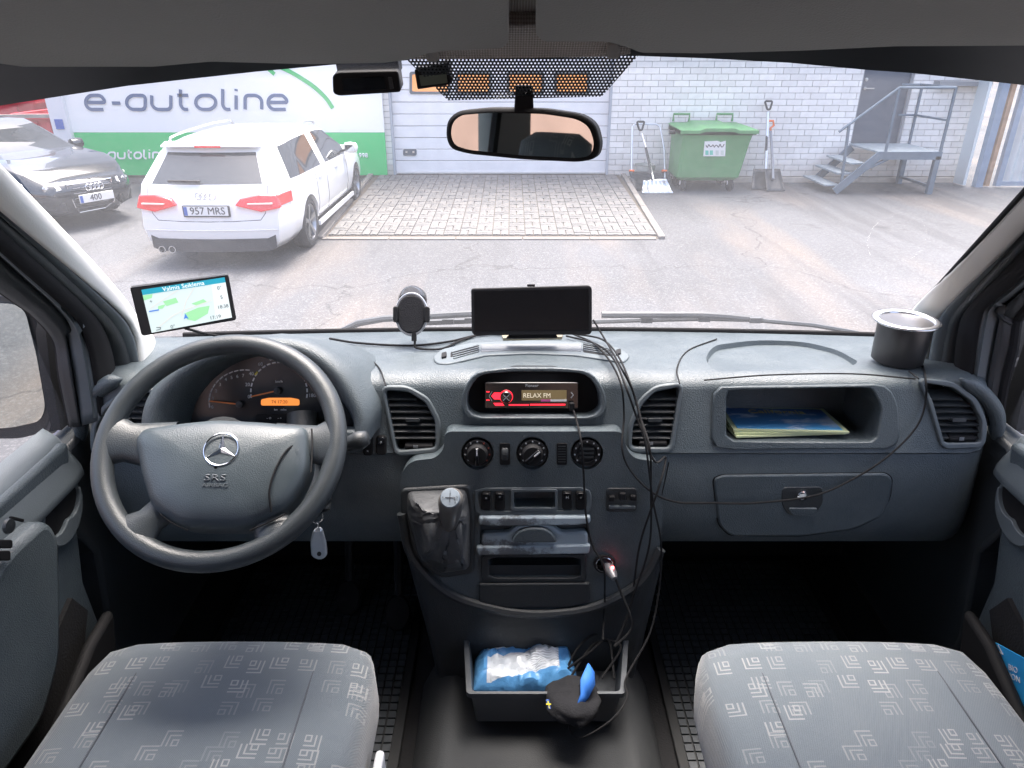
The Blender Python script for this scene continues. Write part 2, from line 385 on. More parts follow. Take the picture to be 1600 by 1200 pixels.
# roller door
GPAN = mat('door_panel_paint', (.80, .80, .80), .45, var=.06, vscale=3, bump=.15, bscale=400)
DARKF = mat('dark_frame', (.10, .12, .14), .5)
gd = empty('garage_door', (-.2, WY + .1, .14), parent=bld)
ph = .195
for k in range(18):
    MB().box(((GD0 + GD1) / 2, WY + .10 + .004 * (k % 3 == 2), .165 + ph * (k + .5)), (GD1 - GD0 - .06, .04, ph - .008)).build('panel', GPAN, gd, .006)
MB().box(((GD0 + GD1) / 2, WY + .09, .155), (GD1 - GD0 - .06, .05, .03)).build('bottom_seal', mat('pale_seal', (.7, .69, .66), .6), gd)
MB().box((GD0 + .015, WY + .05, 1.9), (.035, .16, 3.6)).box((GD1 - .015, WY + .05, 1.9), (.035, .16, 3.6)).build('door_jamb', mat('jamb_grey', (.38, .41, .45), .5), gd)
SUNSETW = mat('sunset_glow_pane', (.35, .18, .08), .25, emit=(1, .40, .12), es=.16)  # orange emission put in to imitate sunset reflected in the door panes
for p0, p1 in ((640, 704), (712, 768), (792, 850), (866, 921)):
    q = rect(p0, 112, p1, 147); pw = PY(WY + .075)
    fo = frame('door_window', DARKF, gd, q, rect(p0 + 4, 116, p1 - 4, 143), pw, -.01, .012, 2, 2)
    panel('pane', SUNSETW, fo, rect(p0 + 3, 115, p1 - 3, 144), pw, -.008, .002)
hp = panel('lock_plate', DARKF, gd, rect(630, 233, 651, 243), PY(WY + .078), -.002, .02, 3, .003)
for q in (635, 646): panel('screw', mat('steel', (.6, .6, .6), .3, 1), hp, rect(q - 1.5, 236, q + 1.5, 239), PY(WY + .055), 0, .006)
# steel door
SDM = mat('steel_door_paint', (.10, .115, .14), .45, var=.08, vscale=2)
sdo = MB().box(((SD0 + SD1) / 2, WY + .10, (SDZ0 + SDZ1) / 2), (SD1 - SD0 - .05, .05, SDZ1 - SDZ0 - .04)).build('steel_door', SDM, bld, .004)
MB().box((SD0 + .012, WY + .08, 1.62), (.03, .1, 2.0)).box((SD1 - .012, WY + .08, 1.62), (.03, .1, 2.0)).box(((SD0 + SD1) / 2, WY + .08, SDZ0 + .012), (.87, .1, .03)).build('door_frame', mat('frame_grey', (.33, .34, .35), .5), sdo)
hz = U((1352, 138), PY(WY + .06)).z
STEEL = MATS['steel']
MB().lathe([(.025, 0), (.025, .02), (.012, .02), (.012, .05)], (SD0 + .1, WY + .074, hz), (0, -1, 0), 12).bar((SD0 + .1, WY + .03, hz), (SD0 + .24, WY + .03, hz), .02, .02).build('handle', STEEL, sdo)
MB().lathe([(.028, 0), (.026, .014), (0, .016)], (SD0 + .1, WY + .074, hz + .14), (0, -1, 0), 14).build('lock', STEEL, sdo)
b0, b1 = U((1463, 130), PY(WY - .1)), U((1545, 131), PY(WY - .1))
MB().bar(b0, b1, .22, .07).build('lintel_beam', mat('beam_grey', (.26, .27, .28), .6), bld)

# ================= SIGN =================
SY = 12.98; ps = PY(SY)
sgn = empty('sign_board', (-4.8, SY, .1), 'large white and green wall sign lettered e-autoline behind the white car', 'sign')
sx0, sx1 = U((112, 240), ps).x, U((603, 240), ps).x; zg = U((300, 207), ps).z; zb = U((300, 274), ps).z
SWH = mat('sign_white', (.88, .88, .86), .35); SGR = mat('sign_green', (.04, .55, .16), .4); SBL = mat('sign_blue', (.08, .13, .24), .4)
MB().box(((sx0 + sx1) / 2, SY + .03, (zg + 3.6) / 2), (sx1 - sx0, .05, 3.6 - zg)).build('white_panel', SWH, sgn, .004)
MB().box(((sx0 + sx1) / 2, SY + .028, (zg + zb) / 2 - .001), (sx1 - sx0, .05, zg - zb - .002)).build('green_band', SGR, sgn, .004)
STR = {'e': ([[(.08, .5), (1, .5), (1, .68), (.8, 1), (.22, 1), (0, .7), (0, .3), (.22, 0), (.95, 0)]], []),
       'a': ([], [[(1, 1), (.24, 1), (0, .7), (0, .3), (.24, 0), (1, 0)]]),
       'u': ([[(0, 1), (0, .3), (.24, 0), (1, 0), (1, 1)]], []),
       't': ([[(.3, 1.42), (.3, .28), (.6, 0), (1, 0)], [(0, 1), (1, 1)]], []),
       'o': ([], [[(.24, 1), (.76, 1), (1, .7), (1, .3), (.76, 0), (.24, 0), (0, .3), (0, .7)]]),
       'l': ([[(0, 1.45), (0, .28), (.35, 0), (1, 0)]], []), 'i': ([[(.5, 1), (.5, 0)], [(.5, 1.45), (.5, 1.3)]], []),
       'n': ([[(0, 0), (0, 1), (.7, 1), (1, .72), (1, 0)]], []), '-': ([[(0, .45), (1, .45)]], [])}
def sign_letter(ch, x0, x1, yb, yt, wpx, m):
    mb = MB(); h = yb - yt; wd = wpx * 12.1 / FPX
    for k, (lst, cl) in enumerate(((STR[ch][0], False), (STR[ch][1], True))):
        for path in lst:
            q = rnd([(x0 + p[0] * (x1 - x0), yb - p[1] * h) for p in path], 7 * h / 24, 5, cl)
            mb.ribbon([U(p, off(ps, .006)) for p in q], wd, (0, -1, 0), .004, cl)
    mb.build('letter', m, sgn)
for ch, x0, x1 in (('e', 134, 163), ('-', 175, 188), ('a', 198, 227), ('u', 237, 267), ('t', 277, 294), ('o', 306, 337), ('l', 348, 360), ('i', 365, 373), ('n', 383, 409), ('e', 419, 448)):
    sign_letter(ch, x0, x1, 171, 149, 5.0, SBL)
for ch, x0, x1 in (('e', 148, 158), ('-', 162, 166), ('a', 169, 180), ('u', 184, 195), ('t', 199, 206), ('o', 210, 221), ('l', 225, 229), ('i', 231, 236), ('n', 239, 250), ('e', 254, 265)):
    sign_letter(ch, x0, x1, 247.5, 238, 2.6, SWH)
ptext('lettering', ': 1998', 563, 243, 7, ps, .007, SWH, sgn, bold=.02)
arc = catmull([V((426, 100, 0)), V((455, 113, 0)), V((487, 133, 0)), V((508, 152, 0)), V((520, 169, 0))], 6)
MB().ribbon([U(p, off(ps, .006)) for p in arc], 6 * 12.1 / FPX, (0, -1, 0), .004).build('green_arc', mat('arc_green', (.10, .50, .18), .4), sgn)
MB().ribbon([U(p, off(ps, .006)) for p in (V((405, 95, 0)), V((420, 108, 0)), V((429, 116, 0)))], 6 * 12.1 / FPX, (0, -1, 0), .004).build('green_arc', MATS['arc_green'], sgn)

# ================= CARS =================
TYRE = mat('tyre_rubber', (.025, .025, .027), .85, bump=.3, bscale=200)
RIMM = mat('alloy_rim', (.30, .31, .33), .3, .9)
CGLASS = mat('car_glass', (.025, .03, .035), .04, spec=.8)
BLKP = mat('black_plastic', (.022, .022, .024), .5, bump=.2, bscale=500)
CHROME = mat('chrome', (.75, .76, .78), .12, 1)
PLATE = mat('plate_white', (.75, .75, .74), .4); INK = mat('ink', (.02, .02, .025), .5); EUB = mat('plate_blue', (.03, .10, .40), .4)
REDL = mat('tail_red', (.45, .015, .02), .12, coat=.5, emit=(1, .03, .02), es=.08); CLRL = mat('clear_lens', (.7, .7, .7), .1, coat=.5)
def lerp(tab, x):
    if x <= tab[0][0]: return tab[0][1]
    for (a_, b_), (c_, d_) in zip(tab, tab[1:]):
        if x <= c_:
            t = (x - a_) / (c_ - a_); t = t * t * (3 - 2 * t) * .5 + t * .5; return b_ + (d_ - b_) * t
    return tab[-1][1]
def car(name, label, pos, yaw, paint, wagon, wk=1.0):
    Wt = [(-2.36, .80), (-2.1, .87), (-1.5, .905), (1.4, .905), (1.95, .87), (2.2, .77), (2.36, .60)]
    ZB = [(-2.36, .98), (-1.5, .965), (.9, .91), (1.6, .84), (2.1, .76), (2.36, .66)]
    if wagon: ZR = [(-2.36, 1.37), (-2.0, 1.40), (-1, 1.44), (-.2, 1.445), (.25, 1.41), (1.0, 1.0), (1.7, .94), (2.15, .83), (2.36, .69)]
    else: ZR = [(-2.36, 1.0), (-1.9, 1.06), (-1.5, 1.12), (-.7, 1.40), (-.2, 1.44), (.2, 1.42), (1.0, 1.0), (1.7, .95), (2.15, .84), (2.36, .70)]
    XR = [(.2, -2.26), (.32, -2.33), (.5, -2.36), (.75, -2.33), (.98, -2.26), (1.36, -1.95), (1.4, -1.9)] if wagon else [(.2, -2.26), (.5, -2.36), (.9, -2.33), (1.0, -2.25)]
    XF = [(.2, 2.18), (.35, 2.33), (.55, 2.36), (.66, 2.30), (.72, 2.22)]
    def sec(s_):
        w_ = lerp(Wt, s_); zb = lerp(ZB, s_); zr = max(lerp(ZR, s_), zb + .02); hh = zr - zb; cab = min(1, hh / .42)
        zs = min(.22, zb - .3)
        rows = [(w_ * .86, zs), (w_ * .965, .33), (w_, .5), (w_ * .995, .5 + (zb - .5) * .6), (w_ * .965, zb),
                (w_ * (.965 - .20 * cab), zb + hh * .82), (w_ * (.93 - .25 * cab), zb + hh * .93), (w_ * .42, zr - .008), (0, zr)]
        o_ = []
        for y_, z_ in rows:
            x_ = s_
            if s_ < -1.3: x_ = -1.3 + (s_ + 1.3) * (lerp(XR, z_) + 1.3) / (-2.36 + 1.3)
            if s_ > 1.5: x_ = 1.5 + (s_ - 1.5) * (lerp(XF, z_) - 1.5) / (2.36 - 1.5)
            o_.append(V((x_, y_, z_)))
        return o_
    ST = [-2.36, -2.28, -2.1, -1.95, -1.75, -1.55, -1.34, -1.1, -.85, -.6, -.35, -.1, .15, .32, .5, .68, .85, 1.02, 1.2, 1.47, 1.7, 1.9, 2.05, 2.18, 2.28, 2.36]
    bm = bmesh.new(); secs = [sec(s_) for s_ in ST]; grid = []
    for q in secs:
        full_ = q + [V((p.x, -p.y, p.z)) for p in reversed(q[:-1])]; grid.append([bm.verts.new(p) for p in full_])
    nn = len(grid[0])
    def side(i, j):
        s0 = (ST[i] + ST[i + 1]) / 2
        if j == 4 and -1.98 < s0 < .98 and lerp(ZR, s0) - lerp(ZB, s0) > .14:
            if not (-.50 < s0 < -.34): return 1
        if j in (6, 7) and .15 < s0 < 1.02: return 2
        if not wagon and j in (6, 7) and -1.55 < s0 < -.7: return 3
        return 0
    for i in range(len(ST) - 1):
        for j in range(nn):
            k = (j + 1) % nn; f = bm.faces.new((grid[i][j], grid[i + 1][j], grid[i + 1][k], grid[i][k]))
            jj = j if j < 8 else nn - 2 - j
            f.material_index = side(i, jj) if j < nn - 1 else 0
    NC = 12
    for gi_, sgn_ in ((0, -1), (len(ST) - 1, 1)):
        q = secs[gi_]; rows = []
        for r_ in range(9):
            row = []
            for cc in range(NC + 1):
                t = 1 - 2 * cc / NC; p = V((q[r_].x + sgn_ * .07 * (1 - t * t), q[r_].y * t, q[r_].z)); row.append(bm.verts.new(p))
            rows.append(row)
        for r_ in range(8):
            for cc in range(NC):
                f = bm.faces.new((rows[r_][cc], rows[r_ + 1][cc], rows[r_ + 1][cc + 1], rows[r_][cc + 1]))
                if wagon and gi_ == 0 and r_ == 4 and 0 < cc < NC - 1: f.material_index = 3
    bmesh.ops.remove_doubles(bm, verts=bm.verts, dist=.0015); bmesh.ops.recalc_face_normals(bm, faces=bm.faces)
    me = bpy.data.meshes.new('body'); bm.to_mesh(me); bm.free(); tmp = bpy.data.objects.new('tmp', me); col.objects.link(tmp)
    for m_ in (paint, CGLASS, CGLASS, CGLASS): me.materials.append(m_)
    cut = MB()
    for ax in (1.44, -1.36):
        for sy in (-1, 1): cut.lathe([(.355, -.16), (.355, .4)], (ax, sy * .80, .325), (0, sy, 0), 32)
    boolean(tmp, cut)
    root = empty(name, pos, label, 'car', 'parked cars'); M = Matrix.Translation(V(pos)) @ Matrix.Rotation(yaw, 4, 'Z') @ Matrix.Diagonal((.97 if wk < 1 else 1, wk, wk, 1))
    def put(mb, nm, m_, par=root, bev=0):
        mb.v = [M @ p for p in mb.v]; return mb.build(nm, m_, par, bev)
    body = None
    for idx, nm in ((0, 'body'), (1, 'side_window'), (2, 'windscreen'), (3, 'rear_window')):
        bm = bmesh.new(); bm.from_mesh(tmp.data)
        bmesh.ops.delete(bm, geom=[f for f in bm.faces if f.material_index != idx], context='FACES')
        if not bm.faces: bm.free(); continue
        groups = [bm]
        if idx == 1:
            b2 = bm.copy()
            bmesh.ops.delete(bm, geom=[f for f in bm.faces if f.calc_center_median().y < 0], context='FACES'); bmesh.ops.delete(b2, geom=[f for f in b2.faces if f.calc_center_median().y > 0], context='FACES'); groups = [bm, b2]
        for b_ in groups:
            for f in b_.faces: f.material_index = 0
            bmesh.ops.transform(b_, matrix=M.to_3x3().to_4x4(), verts=b_.verts)
            m2 = bpy.data.meshes.new(nm); b_.to_mesh(m2); b_.free(); finish(m2, 50)
            link(nm, m2, paint if idx == 0 else CGLASS, root, V(pos))
    bpy.data.objects.remove(tmp)
    for ax in (1.44, -1.36):
        for sy in (-1, 1):
            oy = sy * .70
            w_ = put(MB().lathe([(.20, 0), (.24, -.01), (.30, 0), (.322, .03), (.325, .10), (.325, .13), (.322, .18), (.305, .205), (.25, .21), (.235, .20), (.23, .1)], (ax, oy - sy * .02, .325), (0, sy, 0), 36), 'wheel', TYRE)
            rim = MB().lathe([(.235, .12), (.24, .195), (.228, .20), (.215, .18), (.21, .13)], (ax, oy - sy * .02, .325), (0, sy, 0), 36, cap=False).lathe([(.05, .14), (.05, .175), (.03, .185), (0, .186)], (ax, oy - sy * .02, .325), (0, sy, 0), 16)
            for k in range(5):
                for d_ in (-.09, .09):
                    a_ = 2 * math.pi * k / 5 + .3; rim.bar((ax + .03 * math.cos(a_), oy + sy * .145, .325 + .03 * math.sin(a_)), (ax + .225 * math.cos(a_ + d_), oy + sy * .165, .325 + .225 * math.sin(a_ + d_)), .03, .03, (0, 1, 0))
            put(rim, 'rim', RIMM, w_); put(MB().lathe([(.2, .06), (.2, .1)], (ax, oy - sy * .02, .325), (0, sy, 0), 24), 'brake_disc', mat('brake', (.05, .05, .05), .5, .5), w_)
    SEAM = mat('panel_gap', (.03, .03, .032), .7)
    for sy in (-1, 1):
        for s_ in (-.95, -.42, .78):
            q_ = sec(s_)[1:5]; put(MB().tube([V((p.x, sy * (p.y + .001), p.z)) for p in q_], .0035, 5), 'door_gap', SEAM)
        mm = put(MB().lathe([(.02, -.11), (.07, -.09), (.085, 0), (.075, .08), (.02, .1)], (.74, sy * 1.0, 1.0), (0, 1, 0), 14), 'door_mirror', paint)
        put(MB().box((.66, sy * 1.0, 1.0), (.012, .15, .1)), 'mirror_glass', mat('mirror_glass', (.6, .65, .7), .05, 1), mm)
        put(MB().bar((.72, sy * .84, .95), (.72, sy * .94, .97), .06, .03), 'mirror_arm', BLKP, mm)
        for hx in (.05, -.85): put(MB().bar((hx, sy * .905, .82), (hx + .2, sy * .907, .825), .03, .035), 'door_handle', paint, root, .008)
        put(MB().bar((-1.05, sy * .9, .24), (1.05, sy * .9, .24), .03, .06), 'sill_trim', paint)
        if wagon: put(MB().tube(catmull([V((-1.75, sy * .60, 1.385)), V((-1.6, sy * .60, 1.44)), V((-.6, sy * .60, 1.475)), V((.1, sy * .60, 1.455)), V((.25, sy * .6, 1.41))], 5), .014, 8), 'roof_rail', mat('rail_alu', (.55, .56, .58), .3, .8))
    def rx(z, y_, wmax=.80): return lerp(XR, z) - .07 * (1 - min(1, abs(y_) / wmax) ** 2)
    def fx(z, y_): return lerp(XF, z) + .07 * (1 - min(1, abs(y_) / .6) ** 2)
    if wagon:
        for sy in (-1, 1):
            q = [(.80, .86), (.84, .72), (.62, .68), (.34, .76), (.40, .83), (.60, .87)] if True else None
            pts = [V((rx(z, y_) - .028 - .02 * (y_ < .5), sy * y_, z)) for y_, z in q]
            tl = put(MB().prism(pts, (.08, 0, 0)), 'tail_light', REDL, root, .012)
            put(MB().prism([V((rx(z, y_) - .052, sy * y_, z)) for y_, z in ((.76, .782), (.76, .764), (.48, .768), (.48, .782))], (.03, 0, 0)), 'lens', mat('lens_pale', (.7, .45, .42), .15), tl, .004)
            tw = put(MB().bar((-2.30, sy * .80, .79), (-2.02, sy * .885, .80), .02, .13), 'tail_light', REDL, root, .008)
        pz = .695
        hq = [(.70, .97), (.70, .86), (.66, .66), (.60, .585), (.3, .575), (0, .572), (-.3, .575), (-.60, .585), (-.66, .66), (-.70, .86), (-.70, .97)]
        put(MB().tube([V((rx(z, y_) + .002, y_, z)) for y_, z in hq], .004, 5), 'hatch_gap', SEAM)
        put(MB().tube([V((rx(.47, y_) - .002, y_, .47)) for y_ in [-.78 + k * .13 for k in range(13)]], .006, 5), 'bumper_crease', paint)
        pl_ = put(MB().box((rx(pz, 0) - .012, 0, pz), (.03, .54, .13)), 'number_plate', BLKP, root, .004)
        put(MB().box((rx(pz, 0) - .025, .0, pz + .004), (.012, .51, .105)), 'plate_face', PLATE, pl_)
        put(MB().box((rx(pz, 0) - .030, .235, pz + .004), (.006, .04, .10)), 'plate_band', EUB, pl_)
        text('plate_number', '957 MRS', M @ V((rx(pz, 0) - .033, -.02, pz + .004)), M.to_3x3() @ V((0, -1, 0)), (0, 0, 1), .075, INK, pl_, .002, sx=.95)
        df = MB(); t_ = [(-.76, .30)] + [(-.72 + k * .18, .21) for k in range(9)] + [(.76, .30)] + [(.66 - k * .165, .36) for k in range(9)]
        ys_ = [-.74 + k * .0925 for k in range(17)]
        df.grid([[V((rx(.3, y_) + (.03 if e_ else -.02), y_, z_ + (.04 if abs(y_) > .7 else 0))) for y_ in ys_] for z_, e_ in ((.20, 1), (.215, 0), (.30, 0), (.365 - .0, 0), (.37, 1))]); put(df, 'diffuser', mat('diffuser', (.05, .05, .053), .6))
        for y_ in (.50, .62): put(MB().lathe([(.03, .1), (.042, .1), (.042, 0), (.034, 0), (.034, .08)], (-2.40, y_, .24), (1, 0, 0), 16, cap=False), 'exhaust_tip', CHROME)
        sp = put(MB().prism([V((-1.88, -.60, 1.405)), V((-2.04, -.58, 1.375)), V((-2.09, -.3, 1.382)), V((-2.10, 0, 1.385)), V((-2.09, .3, 1.382)), V((-2.04, .58, 1.375)), V((-1.88, .60, 1.405)), V((-1.8, 0, 1.42))], (0, 0, -.022)), 'spoiler', paint, root, .006)
        put(MB().box((-2.10, 0, 1.370), (.015, .30, .022)), 'brake_light', REDL, sp)
        put(MB().bar((rx(1.0, 0) - .02, .05, 1.015), (rx(1.0, .3) - .02, .42, 1.02), .03, .025), 'wiper', BLKP, root)
        for k in range(4): put(MB().tube([V((rx(.86, 0) - .012, (k - 1.5) * .055 + .036 * math.cos(t * math.pi / 8), .86 + .036 * math.sin(t * math.pi / 8))) for t in range(16)], .005, 6, True), 'emblem_ring', CHROME)
    else:
        g_ = [(-.34, .66), (.34, .66), (.30, .34), (.20, .24), (-.20, .24), (-.30, .34)]
        gr = put(MB().prism([V((fx(z, y_) + .015, y_, z)) for y_, z in g_], (-.06, 0, 0)), 'grille', BLKP, root, .01)
        put(MB().tube([V((fx(z, y_) + .018, y_, z)) for y_, z in g_], .012, 8, True), 'grille_frame', CHROME, gr)
        for k in range(5): put(MB().bar((fx(.6, .3) + .02, -.29, .60 - k * .07), (fx(.6, .3) + .02, .29, .60 - k * .07), .02, .008), 'grille_bar', CHROME, gr)
        for k in range(4): put(MB().tube([V((2.475, (k - 1.5) * .062 + .042 * math.cos(t * math.pi / 8), .60 + .042 * math.sin(t * math.pi / 8))) for t in range(16)], .007, 6, True), 'emblem_ring', CHROME, gr)
        pl_ = put(MB().box((2.465, 0, .45), (.02, .52, .115)), 'number_plate', PLATE, root, .004); put(MB().box((2.478, -.235, .45), (.006, .04, .10)), 'plate_band', EUB, pl_)
        text('plate_number', '400', M @ V((2.477, -.02, .45)), M.to_3x3() @ V((0, 1, 0)), (0, 0, 1), .075, INK, pl_, .002)
        for sy in (-1, 1):
            q = [(.42, .60), (.44, .66), (.72, .72), (.80, .70), (.74, .60), (.58, .565)]
            hl = put(MB().prism([V((fx(z, y_ * .75) - max(0, y_ - .45) * .55 + .01, sy * y_, z)) for y_, z in q], (-.06, 0, 0)), 'headlight', CLRL, root, .01)
            put(MB().lathe([(.04, 0), (.04, .02), (.0, .03)], (2.30, sy * .60, .63), (1, 0, 0), 14), 'lamp', CHROME, hl)
            put(MB().prism([V((fx(.36, y_ * .75) - max(0, y_ - .45) * .5 + .012, sy * y_, z)) for y_, z in ((.42, .42), (.74, .44), (.72, .30), (.42, .28))], (-.06, 0, 0)), 'air_intake', BLKP, root, .01)
    return root
WPNT = mat('white_car_paint', (.80, .80, .80), .25, coat=.6)
DPNT = mat('dark_car_paint', (.012, .016, .022), .2, coat=.8)
car('estate_car', 'white estate car parked in front of the green sign band', (-3.19, 9.82, 0), R(90), WPNT, True, .90)
car('saloon_car', 'dark saloon car at far left facing the white car', (-7.55, 10.65, 0), R(-29), DPNT, False, .9)

# ================= BIN, SHOVELS, BUCKET =================
GRN = mat('bin_green', (.085, .26, .10), .5, var=.12, vscale=3, bump=.15, bscale=300)
pb = PY(12.15); ctr = U((1115, 290), pb)
bn = empty('waste_container', (ctr.x, 12.5, 0), 'green wheeled waste container with white label against the white brick wall', 'waste bin')
def bx(px): return U((px, 250), pb).x
zt, zl = U((1115, 207), pb).z, U((1115, 277), pb).z
xa, xb, xc, xd = bx(1061), bx(1169), bx(1060), bx(1158)
def bring(x0, x1, y0, y1, z, r=.07): return [V((p.x, p.y, z)) for p in rnd([(x0, y0), (x1, y0), (x1, y1), (x0, y1)], r, 4)]
b_ = MB().grid([bring(xc + .05, xd - .05, 12.2, 12.85, zl - .06), bring(xc, xd, 12.12, 12.92, zl), bring(xa + .0, xb - .03, 12.03, 12.98, zt - .12), bring(xa - .02, xb, 12.0, 13.0, zt)], cv=True)
b_.f.append(tuple(range(23, -1, -1))) if len(b_.v) == 96 else None
b_.build('body', GRN, bn, .008)
MB().grid([bring(xa - .05, xb + .04, 11.97, 13.02, zt - .02), bring(xa - .05, xb + .04, 11.97, 13.02, zt + .05)], cv=True).ring(bring(xa - .05, xb + .04, 11.97, 13.02, zt - .02), bring(xa + .03, xb - .04, 12.06, 12.95, zt - .02), (0, 0, .06)).build('rim', GRN, bn)
ld = MB(); rows = []
for j in range(9):
    v = j / 8; y_ = 11.95 + v * 1.07; rows.append([V((xa - .06 + u / 16 * (xb - xa + .11), y_, zt + .05 + .035 * math.sin(min(1, v * 1.25) * math.pi / 2) * (1 if .2 < u / 16 < .8 or u % 16 else .35) + (.03 if .25 < u / 16 < .75 else 0))) for u in range(17)])
ld.grid(rows); ld.grid([[p - V((0, 0, .05 if True else 0)) for p in rows[0]], rows[0]])
lid = ld.build('lid', GRN, bn, smooth=60)
for p in (1074, 1144):
    x_ = bx(p); MB().tube([V((x_ - .12, 12.95, zt + .1)), V((x_ - .12, 12.95, zt + .22)), V((x_ + .15, 12.95, zt + .22)), V((x_ + .15, 12.95, zt + .1))], .022, 8).build('lid_handle', GRN, lid)
MB().lathe([(.035, 0), (.035, .10)], (xa - .15, 12.4, zt - .02), (1, 0, 0), 12).build('trunnion', BLKP, bn)
for x_ in (xc + .12, xd - .12):
    for y_ in (12.22, 12.8):
        cw = MB().lathe([(.03, -.02), (.095, -.022), (.1, -.012), (.1, .012), (.095, .022), (.03, .02)], (x_, y_, .1), (1, .3, 0), 20).build('castor', TYRE, bn)
        MB().bar((x_ - .04, y_ + .02, .10), (x_ - .04, y_ + .04, .22), .01, .05).bar((x_ + .04, y_ + .03, .10), (x_ + .04, y_ + .05, .22), .01, .05).box((x_, y_ + .04, .222), (.1, .1, .012)).build('fork', STEEL, cw)
lab = panel('label', PLATE, bn, [(1101, 221), (1121, 220), (1126, 222), (1134, 220), (1133, 244), (1099, 244)], plane((0, 12.03, .8), (0, -1, -.12)), -.02, .004)
for k, (q, c_) in enumerate(((1102, 'tag_teal'), (1109, 'tag_teal'), (1118, 'tag_pale'), (1126, 'tag_pale'))):
    panel('print', mat(c_, (.12, .5, .38) if 'teal' in c_ else (.55, .6, .55), .5), lab, rect(q, 235, q + 5, 242), plane((0, 12.024, .8), (0, -1, -.12)), 0, .002)
sc_ = catmull([V((1103 + i * 2.2, 227 + 3 * math.sin(i * 2.3) + (i % 3), 0)) for i in range(14)], 4)
MB().ribbon([U(p, plane((0, 12.024, .8), (0, -1, -.12))) for p in sc_], .012, (0, -1, 0), .002).build('scribble', INK, lab)

SHB = mat('shovel_black', (.035, .038, .042), .5, var=.2); ALU = mat('aluminium', (.62, .64, .66), .35, .85, var=.1); ORG = mat('orange_plastic', (.75, .16, .04), .45)
def dgrip(px, py, s_, y_, m, par):
    q = rnd([(px - s_, py - s_), (px + s_, py - s_), (px + s_ * .35, py + s_ * 1.2), (px - s_ * .35, py + s_ * 1.2)], s_ * .5)
    MB().tube([U(p, PY(y_)) for p in q], .017, 8, True).build('grip', m, par)
def blade(q, yt, yb, m, par, curve=.08):
    (x0, y0), (x1, y1), (x2, y2), (x3, y3) = q; rows = []
    for j in range(7):
        v = j / 6; row = []
        for i in range(11):
            u = i / 10; p = (x0 + (x1 - x0) * u + (x3 - x0 + ((x2 - x1) - (x3 - x0)) * u) * v, y0 + (y1 - y0) * u + ((y3 - y0) + ((y2 - y1) - (y3 - y0)) * u) * v)
            row.append(U(p, PY(yt + (yb - yt) * v + curve * math.sin(v * math.pi) * .6 - curve * (abs(u - .5) * 2) ** 3 * .8)))
        rows.append(row)
    o = MB().grid(rows).build('blade', m, par); s_ = o.modifiers.new('solid', 'SOLIDIFY'); s_.thickness = .008; return o
g1 = (U((1028, 302), PZ(.0))); s1 = empty('snow_shovel', (g1.x, g1.y, 0), 'silver bladed snow shovel leaning over the wide snow pusher', 'shovel', 'snow shovels')
MB().tube([U((1003, 209), PY(12.85)), U((1012, 240), PY(12.6)), U((1021, 280), PY(12.15))], .017, 8).build('shaft', ALU, s1); MB().tube([U((1009, 231), PY(12.66)), U((1018, 272), PY(12.24))], .021, 8).build('sleeve', SHB, s1)
dgrip(1001, 196, 6, 12.9, SHB, s1); blade([(1005, 282), (1041, 279), (1052, 302), (1003, 302)], 12.2, 12.03, ALU, s1)
for k in range(6): MB().bar(U((1010 + k * 6, 284), PY(12.13)), U((1009 + k * 7, 299), PY(12.0)), .012, .01).build('rib', ALU, s1)
g2 = U((1015, 297), PZ(0)); s2 = empty('snow_pusher', (g2.x, g2.y, 0), 'wide black snow pusher with tall hoop handle left of the green container', 'snow pusher', 'snow shovels')
blade([(983, 268), (1046, 268), (1051, 299), (990, 298)], 12.55, 12.28, SHB, s2, .12)
MB().tube([U(p, PY(y_)) for p, y_ in (((987, 278), 12.45), ((987, 230), 12.75), ((988, 198), 12.9), ((992, 194), 12.92), ((1025, 194), 12.92), ((1031, 198), 12.9), ((1038, 232), 12.75), ((1039, 278), 12.45))], .015, 8).build('hoop_handle', ALU, s2)
for p in (987, 1038): MB().tube([U((p - 4, 267), PY(12.5)), U((p + 4, 267), PY(12.5))], .02, 8).build('clip', ORG, s2)
g3 = U((1188, 296), PZ(0)); s3 = empty('snow_shovel', (g3.x, g3.y, 0), 'tall black snow shovel with dark grip leaning on the wall behind the orange one', 'shovel', 'snow shovels')
MB().tube([U((1200, 175), PY(12.95)), U((1198, 225), PY(12.75)), U((1196, 268), PY(12.5))], .024, 8).build('shaft', ALU, s3); MB().tube([U((1199, 198), PY(12.87)), U((1197, 247), PY(12.63))], .022, 8).build('sleeve', SHB, s3)
dgrip(1201, 164, 6, 12.98, SHB, s3); blade([(1177, 264), (1215, 264), (1214, 296), (1174, 296)], 12.52, 12.3, SHB, s3)
g4 = U((1212, 299), PZ(0)); s4 = empty('snow_shovel', (g4.x, g4.y, 0), 'black snow shovel with orange grip leaning beside the container', 'shovel', 'snow shovels')
MB().tube([U((1204, 205), PY(12.9)), U((1207, 250), PY(12.6)), U((1208, 280), PY(12.3))], .024, 8).build('shaft', mat('shaft_grey', (.18, .2, .23), .4), s4)
MB().tube([U(p, PY(12.92)) for p in ((1204, 207), (1204, 200), (1209, 196), (1208, 189), (1201, 189))], .02, 8).build('grip', ORG, s4); blade([(1194, 264), (1219, 264), (1227, 299), (1198, 299)], 12.45, 12.15, SHB, s4)
bk = U((1006, 270), PY(12.85)); s5 = MB().lathe([(.14, 0), (.16, .02), (.18, .34), (.19, .35), (.175, .35), (.15, .03), (0, .02)], (bk.x, 12.8, 0.002), (0, 0, 1), 24).build('bucket', mat('bucket_grey', (.42, .42, .38), .6, var=.15), None, label='grey bucket behind the snow pusher by the wall', cat='bucket')

